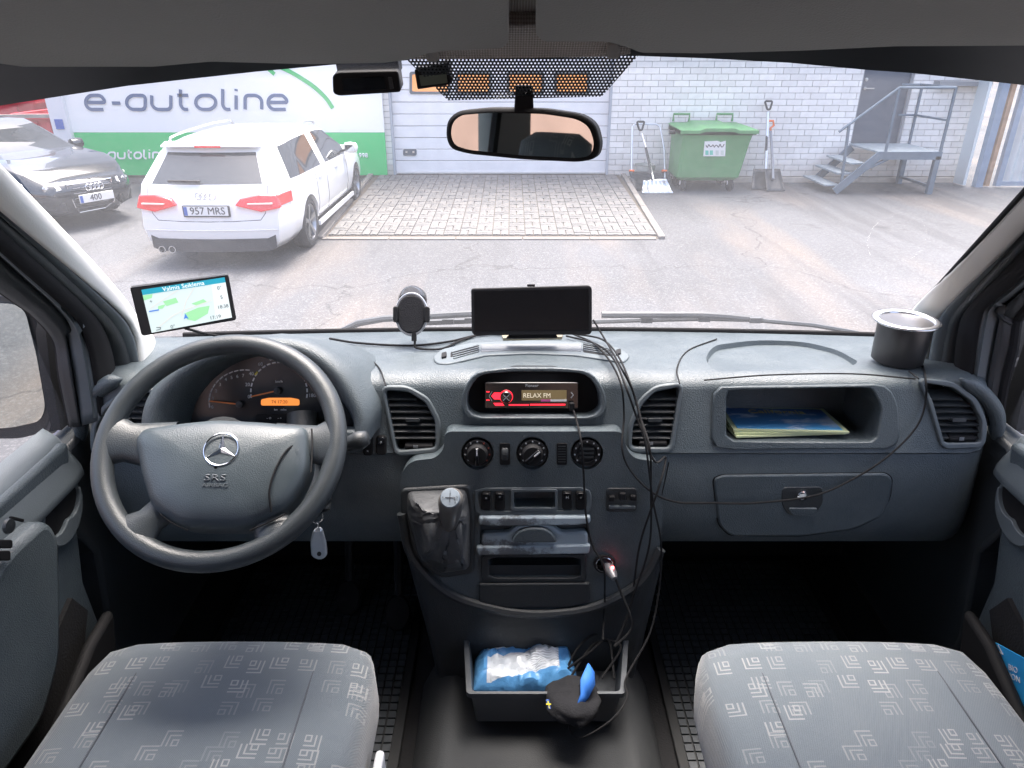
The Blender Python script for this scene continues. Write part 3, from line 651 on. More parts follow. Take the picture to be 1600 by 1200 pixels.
# ================= METAL STAIR =================
STB = mat('stair_steel', (.13, .17, .21), .5, .2, var=.15, vscale=4); GRT = mat('stair_tread', (.30, .35, .38), .6, .3, var=.2, vscale=20, bump=.5, bscale=60)
stp = empty('metal_stair', (6.2, 12.4, 0), 'blue grey steel stair with handrail below the dark door', 'stair')
NY, FY = 11.95, 12.95
def S(px, py, y_=NY): return U((px, py), PY(y_))
for px, py, xw in ((1310, 290, .25), (1331, 272, .25), (1350, 256, .25)):
    p = S(px, py); MB().box((p.x - .1, (NY + FY) / 2, p.z), (xw, FY - NY - .06, .03)).build('tread', GRT, stp, .004)
lp = S(1372, 238); lr = S(1469, 238); LZ = lp.z
MB().box(((lp.x + lr.x) / 2, (NY + FY) / 2 + .04, LZ), (lr.x - lp.x, FY - NY + .1, .03)).build('landing', GRT, stp, .004)
MB().box(((lp.x + lr.x) / 2, NY - .02, LZ - .05), (lr.x - lp.x + .04, .04, .12)).build('edge_beam', STB, stp)
foot = S(1302, 304); foot.z = .01
for y_ in (NY - .025, FY):
    MB().bar((lp.x + .02, y_, LZ - .04), (foot.x + (0 if y_ < 12.5 else .05), y_, .04), .04, .12).build('stringer', STB, stp)
MB().bar(S(1392, 246), S(1345, 268), .04, .04).build('brace', STB, stp)
MB().bar((lr.x - .03, NY - .0, LZ - .06), (lr.x - .03, NY, .0), .08, .08).build('leg', STB, stp); MB().bar((lr.x - .03, FY, LZ - .06), (lr.x - .03, FY, .0), .08, .08).build('leg', STB, stp)
MB().bar((lr.x - .03, NY, .12), (lr.x - .03, FY, .12), .04, .04).build('cross_bar', STB, stp)
RT = S(1490, 137).z
a0, a1, a2 = S(1311, 206), V((lp.x + .12, NY, RT)), V((lr.x, NY, RT))
MB().tube([a0, a1, a2], .022, 8).build('handrail', STB, stp)
MB().tube([a2, V((lr.x, FY, RT)), V((lr.x - .35, FY, RT))], .022, 8).build('handrail', STB, stp)
zm = S(1480, 188).z; MB().tube([V((lr.x, NY, zm)), V((lr.x, FY, zm)), V((lr.x - .3, FY, zm))], .018, 8).build('mid_rail', STB, stp)
for p, q in ((V((lr.x, NY, LZ)), a2), (V((lr.x, FY, LZ)), V((lr.x, FY, RT))), (V((lp.x + .12, NY, LZ)), a1), (S(1314, 290), S(1327, 193))): MB().bar(p, q, .035, .035, (0, 1, 0)).build('post', STB, stp)

# ================= GATE at right, far left yard =================
COR = mat('corrugated_zinc', (.55, .60, .62), .4, .5, var=.1, vscale=2)
gt = empty('sheet_metal_gate', (8.8, 12.6, 0), 'corrugated zinc gate with rusty hinge post right of the stair', 'gate')
gx = U((1556, 290), PY(12.55)).x; rows = []
for z_ in (.08, 2.6): rows.append([V((gx + .06 + k * .02, 12.55 + .025 * math.sin(k * .02 / .16 * 2 * math.pi), z_)) for k in range(150)])
MB().grid(rows).build('corrugated_sheet', COR, gt)
MB().bar((gx, 12.53, .03), (gx, 12.53, 2.65), .09, .09).bar((gx + .05, 12.53, .07), (gx + 3.1, 12.53, .07), .05, .07).bar((gx + .05, 12.53, 2.6), (gx + 3.1, 12.53, 2.6), .05, .07).build('gate_frame', mat('gate_blue', (.22, .28, .36), .5, var=.1), gt)
MB().bar((gx - .14, 12.6, .02), (gx - .14, 12.6, 2.65), .07, .07).build('wood_strip', mat('rust_wood', (.38, .24, .15), .8, var=.3), gt)
MB().bar((gx - .28, 12.62, 0), (gx - .28, 12.62, 2.7), .12, .12).build('gate_post', MATS['gate_blue'], gt)
MB().bar((gx - .52, 12.75, .03), (gx - .52, 12.75, 2.7), .3, .05).build('flashing', mat('pale_sheet', (.62, .68, .70), .4, .3), gt)
fb = MB().box((-15, 21, 2.6), (15, .4, 5.2)).build('yard_building', mat('weathered_render', (.42, .31, .27), .9, var=.25, vscale=.8), None, label='weathered brownish rendered building far behind the dark saloon', cat='building')
for x_ in (-19, -16.4, -13.8, -11.2): 
    wf = MB().box((x_, 20.77, 2.6), (1.2, .08, 1.5)).build('window', DARKF, fb); MB().box((x_, 20.71, 2.6), (1.06, .04, 1.36)).build('pane', CGLASS, wf)
RED = mat('red_paint', (.50, .03, .05), .5, var=.15, vscale=2)
def yardbin(x_, y_, w_, h_, label):
    e_ = empty('skip_container', (x_, y_, 0), label, 'container', 'red yard containers')
    MB().grid([bring(x_ - w_ / 2 + .2, x_ + w_ / 2 - .2, y_ - .6, y_ + .6, .1), bring(x_ - w_ / 2, x_ + w_ / 2, y_ - .8, y_ + .8, h_)], cv=True).build('tub', RED, e_)
    MB().ring(bring(x_ - w_ / 2 - .05, x_ + w_ / 2 + .05, y_ - .86, y_ + .86, h_), bring(x_ - w_ / 2 + .06, x_ + w_ / 2 - .06, y_ - .74, y_ + .74, h_), (0, 0, .1)).build('rim', RED, e_)
    for k in range(4): MB().box((x_ - w_ / 2 + w_ * (k + .5) / 4, y_ - .78, h_ * .6), (.08, .08, h_ * .7)).build('rib', RED, e_)
    MB().box((x_, y_, .05), (w_ * .7, 1, .1)).build('skid', BLKP, e_)
yardbin(-11.6, 16.6, 3.4, 1.15, 'long red yard container behind the dark saloon car'); yardbin(-9.05, 15.3, 1.0, .95, 'small red container beside the sign board edge')
po = empty('steel_pole', (-9.75, 14.2, 0), 'grey steel pole standing left of the sign board', 'pole')
MB().tube([V((-9.75, 14.2, 0)), V((-9.75, 14.2, 4.5))], .06, 12).build('shaft', mat('pole_grey', (.28, .27, .25), .6, .3, var=.2), po); MB().lathe([(.16, 0), (.16, .02), (.07, .04)], (-9.75, 14.2, 0), (0, 0, 1), 16).build('base', MATS['pole_grey'], po)
MB().bar((-9.75, 14.2, 1.02), (-8.15, 14.0, 1.05), .06, .06).build('arm', MATS['pole_grey'], po)
cp = empty('control_post', (-7.75, 13.2, 0), 'narrow white control post with blue sticker at the sign edge', 'post')
MB().box((-7.75, 13.0, 1.2), (.3, .2, 2.4)).build('body', mat('post_white', (.7, .7, .72), .5), cp, .01); MB().box((-7.75, 12.89, 1.0), (.14, .01, .16)).build('sticker', EUB, cp)
# building behind the van, seen only in the mirrors
rb = MB().box((-6, -16, 3), (34, .4, 6)).build('rear_building', mat('pink_render', (.46, .30, .24), .9, var=.12, vscale=.7), None, label='long pinkish rendered building behind the van', cat='building')
for k in range(8):
    wf = MB().box((-20 + k * 4, -15.78, 3.4), (1.5, .08, 1.6)).build('window', DARKF, rb); MB().box((-20 + k * 4, -15.72, 3.4), (1.36, .04, 1.46)).build('pane', CGLASS, wf)
lb = MB().box((-17, -2, 2.7), (.4, 18, 5.4)).build('side_building', MATS['pink_render'], None, label='pinkish rendered building standing left of the van', cat='building')
# ================= THE VAN =================
GREY = NB('dash_plastic'); g = GREY.obj()
GREY.color(GREY.mix(GREY.ramp(GREY.noise(g, 6, 9, .7), .35, .68), (.055, .071, .080), (.082, .100, .110)))
GREY.rough(GREY.ramp(GREY.noise(g, 9, 8, .7), .3, .7, .28, .54))
vo = GREY.n.new('ShaderNodeTexVoronoi'); vo.inputs['Scale'].default_value = 420; GREY.l.new(g, vo.inputs['Vector']); GREY.bump(vo.outputs[0], .5, .0016)
GREY = GREY.m
GREY2 = mat('trim_plastic', (.098, .117, .127), .5, var=.08, vscale=5, bump=.12, bscale=450, btype='voronoi')
DGREY = mat('dark_plastic', (.025, .029, .032), .45, var=.12, vscale=9, bump=.2, bscale=450, btype='voronoi')
PILL = mat('pillar_trim', (.68, .68, .64), .6, var=.05, vscale=4, bump=.15, bscale=350)
RUB = mat('rubber_seal', (.012, .012, .013), .8, spec=.2)
BLK = mat('matt_black', (.010, .010, .011), .7, spec=.25, bump=.15, bscale=500)
GLOSS = mat('gloss_black', (.008, .008, .009), .12)
CARPET = mat('black_carpet', (.009, .009, .010), .95, bump=.6, bscale=220)
LEATH = mat('wheel_leather', (.035, .042, .047), .38, var=.1, vscale=14, bump=.2, bscale=560, btype='voronoi')
VIS = mat('visor_vinyl', (.23, .223, .208), .8, var=.05, vscale=6, bump=.25, bscale=350, btype='voronoi')
WHITEP = mat('white_print', (.75, .76, .78), .5); CLOTHW = mat('print_grey', (.4, .42, .44), .5)
ORN = mat('needle_orange', (.85, .25, .06), .5)
hl = NB('headliner_weave'); g = hl.obj(); x = hl.xyz(g)
wv = hl.math('MULTIPLY', hl.math('SINE', hl.math('MULTIPLY', hl.math('ADD', x[0], x[1]), 900)), hl.math('SINE', hl.math('MULTIPLY', hl.math('SUBTRACT', x[0], x[1]), 900)))
hl.color(hl.mix(hl.ramp(wv, -.5, .5), (.24, .21, .185), (.40, .37, .34))); hl.rough(.95); hl.bump(wv, .5, .002); HEADL = hl.m
# seat cloth: nested woven squares and angle stripes scattered over a blue grey weave
sc2 = NB('seat_cloth'); g = sc2.obj((1, 1, 1)); xo = sc2.xyz(g)
def seatpat(cx, cy, ox, oy):
    u = sc2.math('MULTIPLY_ADD', xo[0], cx, ox); v = sc2.math('MULTIPLY_ADD', xo[1], cy, oy)
    iu, iv = sc2.math('FLOOR', u), sc2.math('FLOOR', v)
    wn = sc2.n.new('ShaderNodeTexWhiteNoise'); cb = sc2.n.new('ShaderNodeCombineXYZ'); sc2.l.new(iu, cb.inputs[0]); sc2.l.new(iv, cb.inputs[1]); sc2.l.new(cb.outputs[0], wn.inputs['Vector'])
    rn = sc2.xyz(wn.outputs['Color'])
    fu = sc2.math('SUBTRACT', sc2.math('FRACT', u), sc2.math('MULTIPLY', rn[2], .25)); fv = sc2.math('SUBTRACT', sc2.math('FRACT', v), sc2.math('MULTIPLY', rn[0], .25))
    fu = sc2.math('MULTIPLY', fu, 1.6); fv = sc2.math('MULTIPLY', fv, 1.6)
    fx_ = sc2.math('ABSOLUTE', sc2.math('SUBTRACT', fu, sc2.math('GREATER_THAN', rn[0], .5))); fy_ = sc2.math('ABSOLUTE', sc2.math('SUBTRACT', fv, sc2.math('GREATER_THAN', rn[1], .5)))
    m_ = sc2.math('MAXIMUM', fx_, fy_)
    mn_ = sc2.math('MINIMUM', fx_, fy_)
    def ln(c_, w_): return sc2.math('LESS_THAN', sc2.math('ABSOLUTE', sc2.math('SUBTRACT', m_, c_)), w_)
    st = sc2.math('MAXIMUM', sc2.math('MAXIMUM', ln(.36, .045), ln(.62, .045)), ln(.88, .045))
    st = sc2.math('MAXIMUM', st, sc2.math('MULTIPLY', sc2.math('LESS_THAN', mn_, .075), sc2.math('LESS_THAN', m_, .40)))
    hole = 1.0
    inside = sc2.math('MULTIPLY', sc2.math('LESS_THAN', m_, .98), sc2.math('MULTIPLY', sc2.math('GREATER_THAN', sc2.math('MINIMUM', fu, fv), 0.0), sc2.math('LESS_THAN', sc2.math('MAXIMUM', fu, fv), 1.0)))
    on = sc2.math('MULTIPLY', sc2.math('GREATER_THAN', rn[2], .52), sc2.ramp(rn[1], 0, 1, .25, 1))
    return sc2.math('MULTIPLY', sc2.math('MULTIPLY', st, hole), sc2.math('MULTIPLY', inside, on))
pt = sc2.math('MAXIMUM', seatpat(22, 20, .3, .2), seatpat(19.5, 22.5, .77, .61))
wvn = sc2.math('MULTIPLY', sc2.math('SINE', sc2.math('MULTIPLY', sc2.math('ADD', xo[0], sc2.math('MULTIPLY', xo[1], .5)), 2200)), sc2.math('SINE', sc2.math('MULTIPLY', xo[1], 2200)))
base = sc2.mix(sc2.ramp(wvn, -.6, .6), (.073, .090, .106), (.107, .127, .144))
base = sc2.mix(sc2.ramp(sc2.noise(g, 5, 5), .4, .7, 0, .35), base, (.12, .135, .146))
sc2.color(sc2.mix(sc2.math('MULTIPLY', pt, .75), base, (.27, .275, .27))); sc2.rough(.95); sc2.b.inputs['Sheen Weight'].default_value = .3; sc2.bump(sc2.math('ADD', wvn, sc2.math('MULTIPLY', sc2.noise(g, 9, 4), 8)), .4, .0012); CLOTH = sc2.m
# glass
def glassmat(name, dust, tint=(1, 1, 1)):
    a = NB(name); g = a.obj(); tr = a.n.new('ShaderNodeBsdfTransparent'); tr.inputs[0].default_value = (*tint, 1)
    du = a.n.new('ShaderNodeBsdfTranslucent'); du.inputs[0].default_value = (.85, .87, .92, 1)
    gl = a.n.new('ShaderNodeBsdfGlossy'); gl.inputs['Roughness'].default_value = .03; gl.inputs[0].default_value = (1, 1, 1, 1)
    f = a.ramp(a.math('ADD', a.math('MULTIPLY', a.noise(g, 2.2, 5, .6), .7), a.math('MULTIPLY', a.noise(g, 160, 2), .3)), .35, .7, dust * .6, dust * 1.5)
    m1 = a.n.new('ShaderNodeMixShader'); a.l.new(f, m1.inputs[0]); a.l.new(tr.outputs[0], m1.inputs[1]); a.l.new(du.outputs[0], m1.inputs[2])
    m2 = a.n.new('ShaderNodeMixShader'); m2.inputs[0].default_value = .006; a.l.new(m1.outputs[0], m2.inputs[1]); a.l.new(gl.outputs[0], m2.inputs[2])
    a.l.new(m2.outputs[0], a.o.inputs[0]); return a.m
WGL = glassmat('windscreen_glass', .036); SGL = glassmat('side_glass', .02)

van = empty('van', (XC, 0, 0), 'grey van cab with patterned cloth seats that the photo is taken from', 'van')
HW = .955
def mirx(mb):
    mb.v = [V((2 * XC - p.x, p.y, p.z)) for p in mb.v]; return mb
def both(mk, name, m, parents=(None, None), **k):
    return [mk().build(name, m, parents[0] or van, **k), mirx(mk()).build(name, m, parents[1] or van, **k)]

# ---- windscreen, frit, shade band, pillars ----
def WS(u, s): # u -1..1 across, s 0..1 base to top
    hw = .985 + (.80 - .985) * s
    return V((XC + u * hw, 1.735 + (1.03 - 1.735) * s - .05 * u * u, 1.487 + (2.15 - 1.487) * s))
MB().grid([[WS(i / 12 - 1, j / 10) for i in range(25)] for j in range(11)]).build('windscreen', WGL, van, smooth=180)
PWi = off(PW, .025)
FRIT = mat('frit_black', (.010, .011, .014), .35)
frl = [(-120, 186), (0, 165), (200, 134), (400, 112), (520, 101), (640, 94)]; frr = [(985, 87), (1100, 91), (1232, 98), (1352, 109), (1424, 114), (1600, 133), (1720, 150)]
panel('frit_band', FRIT, van, frl + [(640, 55), (-120, 55)], PWi, -.004, 0); panel('frit_band', FRIT, van, frr + [(1720, 50), (985, 50)], PWi, -.004, 0)
dt = NB('dot_shade'); g = dt.obj((1, 1, 1)); x = dt.xyz(g); sp = 205.
u = dt.math('MULTIPLY', x[0], sp); v = dt.math('MULTIPLY', x[2], sp * 1.25); par = dt.math('MULTIPLY', dt.math('MODULO', dt.math('FLOOR', dt.math('ADD', v, 100)), 2), .5)
fu = dt.math('SUBTRACT', dt.math('FRACT', dt.math('ADD', dt.math('ADD', u, 100), par)), .5); fv = dt.math('SUBTRACT', dt.math('FRACT', v), .5)
dd = dt.math('SQRT', dt.math('ADD', dt.math('MULTIPLY', fu, fu), dt.math('MULTIPLY', fv, fv)))
tr = dt.n.new('ShaderNodeBsdfTransparent'); mx = dt.n.new('ShaderNodeMixShader'); dt.l.new(dt.math('LESS_THAN', dd, .27), mx.inputs[0]); dt.color((.01, .011, .014)); dt.rough(.4)
dt.l.new(dt.b.outputs[0], mx.inputs[1]); dt.l.new(tr.outputs[0], mx.inputs[2]); dt.l.new(mx.outputs[0], dt.o.inputs[0])
MB().add(onp([(634, 92), (700, 157), (940, 151), (1000, 84)], off(PW, .012)), [(0, 1, 2, 3)]).build('dotted_shade_band', dt.m, van)
LL = [(-.90, [(0, 450), (52, 487), (89, 531), (98, 589), (114, 665)]), (-.875, [(0, 412), (75, 480), (103, 520), (113, 570), (128, 665)]), (-.845, [(0, 390), (95, 475), (122, 510), (138, 560), (152, 650)]),
      (-.857, [(0, 375), (115, 475), (150, 515), (168, 560), (180, 640)]), (-.835, [(0, 352), (140, 480), (175, 520), (192, 560), (205, 640)]), (-.815, [(0, 325), (175, 480), (205, 520), (213, 560), (222, 640)]), (None, [(0, 268), (160, 436), (205, 492), (240, 537), (300, 610)])]
LR = [(1.01, [(1600, 486), (1590, 500), (1584, 544), (1572, 590), (1558, 665)]), (.985, [(1600, 452), (1570, 477), (1562, 500), (1546, 587), (1536, 665)]), (.955, [(1600, 432), (1550, 471), (1535, 500), (1522, 587), (1510, 650)]),
      (.967, [(1600, 405), (1522, 487), (1506, 527), (1500, 584), (1492, 640)]), (.945, [(1600, 380), (1507, 484), (1490, 525), (1482, 571), (1474, 640)]), (.925, [(1600, 352), (1497, 459), (1465, 502), (1451, 562), (1444, 640)]), (None, [(1600, 296), (1472, 438), (1428, 490), (1400, 530), (1360, 600)])]
def pline(xp, q):
    if xp is None: pts = [U(p, off(PW, .055)) for p in q]
    else: pts = [U(p, PX(xp)) for p in q]
    a_, b_ = pts[0], pts[1]; d_ = (a_ - b_).normalized()
    k = max(.1, (2.2 - a_.z) / max(.2, d_.z)); pts = [a_ + d_ * min(k, .9)] + pts
    return catmull(pts, 5)
for lines in (LL, LR):
    P_ = [pline(*q) for q in lines]
    for i, (nm, m_) in enumerate((('door_frame', DGREY), ('door_seal', GREY2), ('door_seal', RUB), ('door_seal', DGREY), ('pillar_edge', GREY2), ('pillar_trim', PILL))):
        a_, b_ = P_[i], P_[i + 1]; sg = 1 if lines is LL else -1
        rows = [[p + (q_ - p) * t + V((sg * .016 * math.sin(t * math.pi) * (1 if i < 5 else .6), 0, 0)) for t in (0, .12, .3, .5, .7, .88, 1)] for p, q_ in zip(a_, b_)]
        o_ = MB().grid(rows).build(nm, m_, van, smooth=180); md = o_.modifiers.new('solid', 'SOLIDIFY'); md.thickness = .01; md.offset = -1
    MB().tube(P_[0], .009, 8).build('window_seal', RUB, van); MB().tube(P_[3], .012, 8).build('door_seal', RUB, van)
    MB().tube([p + V((0, -.004, .0)) for p in P_[6]], .005, 8).build('glass_edge', RUB, van)

# ---- headliner, visors, mirror ----
HR = [(1.06, 2.155), (.98, 2.195), (.8, 2.25), (.5, 2.32), (0, 2.37), (-1.6, 2.38), (-3.2, 2.37)]
MB().grid([[V((XC + t * .97, y_, z_ - .05 * abs(t) ** 4)) for t in (-1, -.8, -.5, 0, .5, .8, 1)] for y_, z_ in HR] + [[V((XC + t * .99, y_, z_ + .06 - .05 * abs(t) ** 4)) for t in (-1, -.8, -.5, 0, .5, .8, 1)] for y_, z_ in reversed(HR)], cu=True).build('headliner', HEADL, van)
PV = plane((0, 1.02, 2.128), (0, -.317, -.948))
panel('sun_visor', VIS, van, [(-140, -60), (796, -60), (795, 66), (786, 76), (700, 80), (668, 84), (640, 94), (600, 99), (480, 101), (330, 97), (230, 106), (130, 112), (50, 107), (-140, 80)], PV, -.022, 0, 8, .009)
panel('sun_visor', VIS, van, [(837, -60), (1740, -60), (1740, 60), (1600, 72), (1400, 73), (1250, 80), (1100, 84), (1000, 83), (985, 76), (950, 66), (850, 66), (837, 56)], PV, -.022, 0, 8, .009)
panel('header_trim', HEADL, van, [(640, 40), (1000, 40), (995, 84), (960, 90), (700, 94), (642, 94)], plane((0, 1.035, 2.13), (0, -.6, -.8)), -.02, 0, 4, .006)
for q in ((666, 70, 686, 95), (948, 64, 968, 90)): panel('visor_clip', VIS, van, rect(*q), plane((0, 1.02, 2.13), (0, -.8, -.6)), -.01, .004, 5, .004)
MN = V((-.55, -1.74, .03)).normalized(); PM = (V((.015, 1.07, 2.04)), MN)
mq = [(695, 214), (697, 188), (714, 173), (765, 168), (850, 170), (908, 179), (930, 194), (938, 226), (932, 248), (905, 254), (820, 250), (730, 241), (702, 233)]
mir = panel('rear_view_mirror', BLK, van, mq, PM, -.03, .0, 14, .008)
panel('mirror_glass', mat('interior_mirror', (.62, .66, .64), .02, 1), mir, [(705, 212), (707, 192), (720, 180), (765, 176), (850, 178), (902, 186), (921, 198), (929, 224), (924, 243), (902, 247), (820, 243), (732, 234), (711, 227)], PM, -.001, .0012, 12)
panel('stalk', BLK, mir, [(806, 133), (832, 133), (834, 178), (803, 178)], PY(1.085), -.015, .012, 3, .004)

# ---- dashboard body ----
BP = [(1.735, 1.20), (1.74, 1.44), (1.73, 1.488), (1.70, 1.500), (1.60, 1.515), (1.48, 1.532), (1.40, 1.5425), (1.36, 1.547), (1.335, 1.548), (1.316, 1.543), (1.304, 1.535), (1.298, 1.524), (1.266, 1.41), (1.261, 1.400), (1.266, 1.394), (1.262, 1.386), (1.248, 1.25), (1.249, 1.205), (1.262, 1.175), (1.29, 1.155), (1.40, 1.14), (1.735, 1.13)]
rows = []; NX = 60
for i in range(NX + 1):
    t = -1 + 2 * i / NX; x_ = XC + t * .95; row = []
    for k, (y_, z_) in enumerate(BP):
        if k < 6: y_ -= .05 * t * t
        else:
            e_ = max(0, abs(t) - .93) / .07; y_ += .05 * e_ ** 2; z_ -= (.02 * e_ ** 2 if z_ > 1.45 else 0)
        if 8 <= k <= 11 or k == 7: y_ -= .012 * math.exp(-((x_ - .045) / .17) ** 4); z_ += .008 * math.exp(-((x_ - .045) / .2) ** 4)
        row.append(V((x_, y_, z_)))
    rows.append(row)
db = MB().grid(rows, cv=True); n_ = len(BP); db.f.append(tuple(range(n_))); db.f.append(tuple(NX * n_ + i for i in range(n_ - 1, -1, -1)))
dash = db.build('dashboard', GREY, van)
VENTS = [([(602, 609), (639, 612), (665, 629), (680, 657), (681, 699), (621, 704)], (590, 718), 'V1'), ([(1062, 604), (1022, 612), (1003, 632), (989, 664), (986, 698), (1046, 699)], None, 'V2'),
         ([(1440, 597), (1487, 605), (1517, 627), (1532, 657), (1531, 691), (1474, 692), (1456, 627)], None, 'V3'), ([(240, 612), (195, 618), (167, 640), (152, 665), (149, 702), (214, 706)], None, 'V4')]
RADIO = [(747, 584), (800, 580), (870, 580), (916, 582), (937, 612), (939, 640), (924, 651), (744, 651), (730, 640), (730, 615)]
TRAY = [(1134, 609), (1360, 605), (1376, 636), (1369, 684), (1360, 690), (1142, 689), (1134, 682)]
DISH = [(1093, 562), (1108, 538), (1180, 528), (1260, 530), (1320, 545), (1352, 566), (1330, 575), (1110, 580)]
cut = MB()
def cutp(pxs, pl, front, back, r=6, taper=1.0, bd=None):
    q = rnd(pxs, r); pts = onp(q, pl); n = pl[1]; c = sum(pts, V()) / len(pts)
    A = [p + (-bd if bd else n) * front for p in pts]; B = [c + (p - c) * taper + (bd or -n) * back for p in pts]
    k = len(cut.v); m_ = len(A); cut.add(A + B, [tuple(range(m_)), tuple(range(2 * m_ - 1, m_ - 1, -1))] + [(i, (i + 1) % m_, m_ + (i + 1) % m_, m_ + i) for i in range(m_)])
for v_, _, _ in VENTS: cutp(v_, PF, .05, .055)
PB = plane((0, 1.225, 1.50), (0, -.93, .36)); cutp([(256, 676), (254, 650), (270, 618), (305, 586), (354, 562), (412, 553), (464, 560), (506, 588), (534, 624), (549, 658), (547, 676)], PB, .05, .17, 6)
cutp(RADIO, PF, .06, .07, 16); cutp(TRAY, PF, .05, .155, 8, 1.0, V((0, 1, -.14))); cutp(DISH, PT, .03, .014, 30, .92)
dash.data.transform(Matrix.Translation(wloc(dash))); dash.location = (0, 0, 0); WL[dash.name] = V((0, 0, 0)); dash.matrix_parent_inverse = Matrix.Translation(-wloc(van))
boolean(dash, cut)
# seams
def seam(q, pl, d=.0005, r=.0016, par=dash): MB().tube(catmull([U(p, pl) + pl[1] * d for p in q], 6), r, 6).build('seam', RUB, par)
seam([(1062, 600), (1058, 575), (1075, 548), (1120, 530)], PT); seam([(603, 603), (590, 572), (560, 552), (520, 540)], PT); seam([(1435, 592), (1420, 580)], PT)
seam([(1100, 594), (1200, 586), (1330, 584), (1430, 592)], off(PF, .001))
seam([(1045, 722), (1030, 790), (1015, 850)], PL)
# vents
def span(poly, y):
    xs = []
    for i in range(len(poly)):
        (x0, y0), (x1, y1) = poly[i][:2], poly[(i + 1) % len(poly)][:2]
        if (y0 - y) * (y1 - y) < 0: xs.append(x0 + (x1 - x0) * (y - y0) / (y1 - y0))
    return (min(xs), max(xs)) if len(xs) > 1 else None
def grow(poly, d):
    c = (sum(p[0] for p in poly) / len(poly), sum(p[1] for p in poly) / len(poly)); o_ = []
    for p in poly:
        v_ = V((p[0] - c[0], p[1] - c[1])); o_.append((c[0] + v_.x * (1 + d / v_.length), c[1] + v_.y * (1 + d / v_.length)))
    return o_
for poly, _, nm in VENTS:
    ve = frame('air_vent', GREY2, van, grow(poly, 10), poly, PF, -.006, .005, 12, 6, .003)
    panel('duct', BLK, ve, grow(poly, 6), PF, -.054, -.045)
    y_ = 619
    while y_ < 686:
        s_ = span(poly, y_)
        if s_ and s_[1] - s_[0] > 14:
            a_, b_ = U((s_[0] - 1, y_), PF), U((s_[1] + 1, y_), PF); MB().bar(a_ - PF[1] * .016, b_ - PF[1] * .016, .030, .0032, (0, -.35, 1)).build('slat', DGREY, ve)
        y_ += 10.2
    s_ = span(poly, 655); cx = (s_[0] + s_[1]) / 2
    panel('slide_tab', DGREY, ve, rect(cx - 11, 653, cx + 11, 659), PF, -.012, .004, 2, .001)
    ty = max(q[1] for q in poly) - 7; s_ = span(poly, ty); MB().bar(U((s_[0] + 12, ty), PF) - PF[1] * .01, U((s_[1] - 4, ty), PF) - PF[1] * .01, .02, .011, (0, -.35, 1)).build('thumb_wheel', BLK, ve, .003)
    ptext('marking', '|||||', s_[0] + 30, ty, 4, PF, .0015, CLOTHW, ve)
# end pads of the dash
for q in ([(128, 690), (128, 640), (165, 602), (190, 592)], [(1556, 690), (1556, 645), (1530, 610), (1500, 592)]):
    MB().tube(catmull([U(p, PY(1.30)) for p in q], 6), [.004, .010, .014] + [.016] * 12 + [.014, .010, .006, .003], 10).build('end_roll', GREY, dash, smooth=180)
# radio bezel and radio
rf = frame('radio_bezel', GREY, van, grow(RADIO, 9), RADIO, off(PF, .010), -.01, .006, 20, 16, .005)
panel('liner', BLK, rf, grow(RADIO, 3), PF, -.068, -.04, 10)
PR = off(PF, -.026)
rad = panel('radio', GLOSS, van, rect(757, 597, 904, 638), PR, -.02, .004, 3, .002)
panel('display', mat('radio_lcd', (.10, .085, .05), .3, emit=(.6, .42, .18), es=.045), rad, rect(815, 609, 885, 625), PR, .004, .0046)
ptext('display_text', 'RELAX FM', 817, 617.5, 7, PR, .0048, mat('lcd_glow', (.8, .75, .6), .5, emit=(1, .9, .7), es=.085), rad, 'LEFT', .95)
ptext('maker_name', 'Pioneer', 831, 602, 4.5, PR, .0042, CLOTHW, rad)
RG = mat('red_glow', (.5, .01, .02), .3, emit=(1, .02, .04), es=.55)
panel('button', RG, rad, [(768, 618), (772, 613), (782, 613), (782, 623), (772, 623)], PR, .004, .006); panel('button', RG, rad, [(771, 629), (785, 629), (788, 633), (774, 633)], PR, .004, .006)
panel('light_bar', RG, rad, rect(795, 631, 826, 633), PR, .004, .0052); panel('light_bar', RG, rad, rect(828, 630.5, 883, 632.5), PR, .004, .0052)
for q in ((760, 611.5), (760, 624.5)): panel('button', RG, rad, rect(q[0], q[1] - .7, q[0] + 5, q[1] + .7), PR, .004, .005)
kc = U((791, 619), PR) + PR[1] * .004
kn = MB().lathe([(.0125, 0), (.0122, .009), (.0105, .011), (0, .0115)], kc, PR[1], 28).build('volume_knob', GLOSS, rad)
MB().tube([kc + PR[1] * .001 + V((math.cos(t * math.pi / 12), 0, 0)) * .0132 + PR[1].cross(V((1, 0, 0))) * .0132 * math.sin(t * math.pi / 12) for t in range(24)], .0007, 5, True).build('knob_ring', RG, rad)
for a_ in (45, 135): d_ = V((math.cos(R(a_)), 0, 0)) + PR[1].cross(V((1, 0, 0))) * math.sin(R(a_)); MB().bar(kc + PR[1] * .0118 - d_ * .009, kc + PR[1] * .0118 + d_ * .009, .0014, .0006, PR[1]).build('knob_cross', CLOTHW, rad)
panel('sticker', mat('sticker_pink', (.6, .1, .35), .5), rad, rect(845, 623.5, 860, 626.5), PR, .0046, .005); panel('sticker', WHITEP, rad, rect(860, 623.5, 885, 626.5), PR, .0046, .005)
MB().ribbon([U(p, PR) + PR[1] * .0042 for p in ((892, 612), (895.5, 616.5), (892, 621))], .0018, PR[1], .0006).build('arrow_mark', CLOTHW, rad)
MB().ribbon([U(p, PR) + PR[1] * .0042 for p in ((769, 611), (764.5, 618.5), (769, 626))], .0012, PR[1], .0006).build('arrow_mark', CLOTHW, rad)
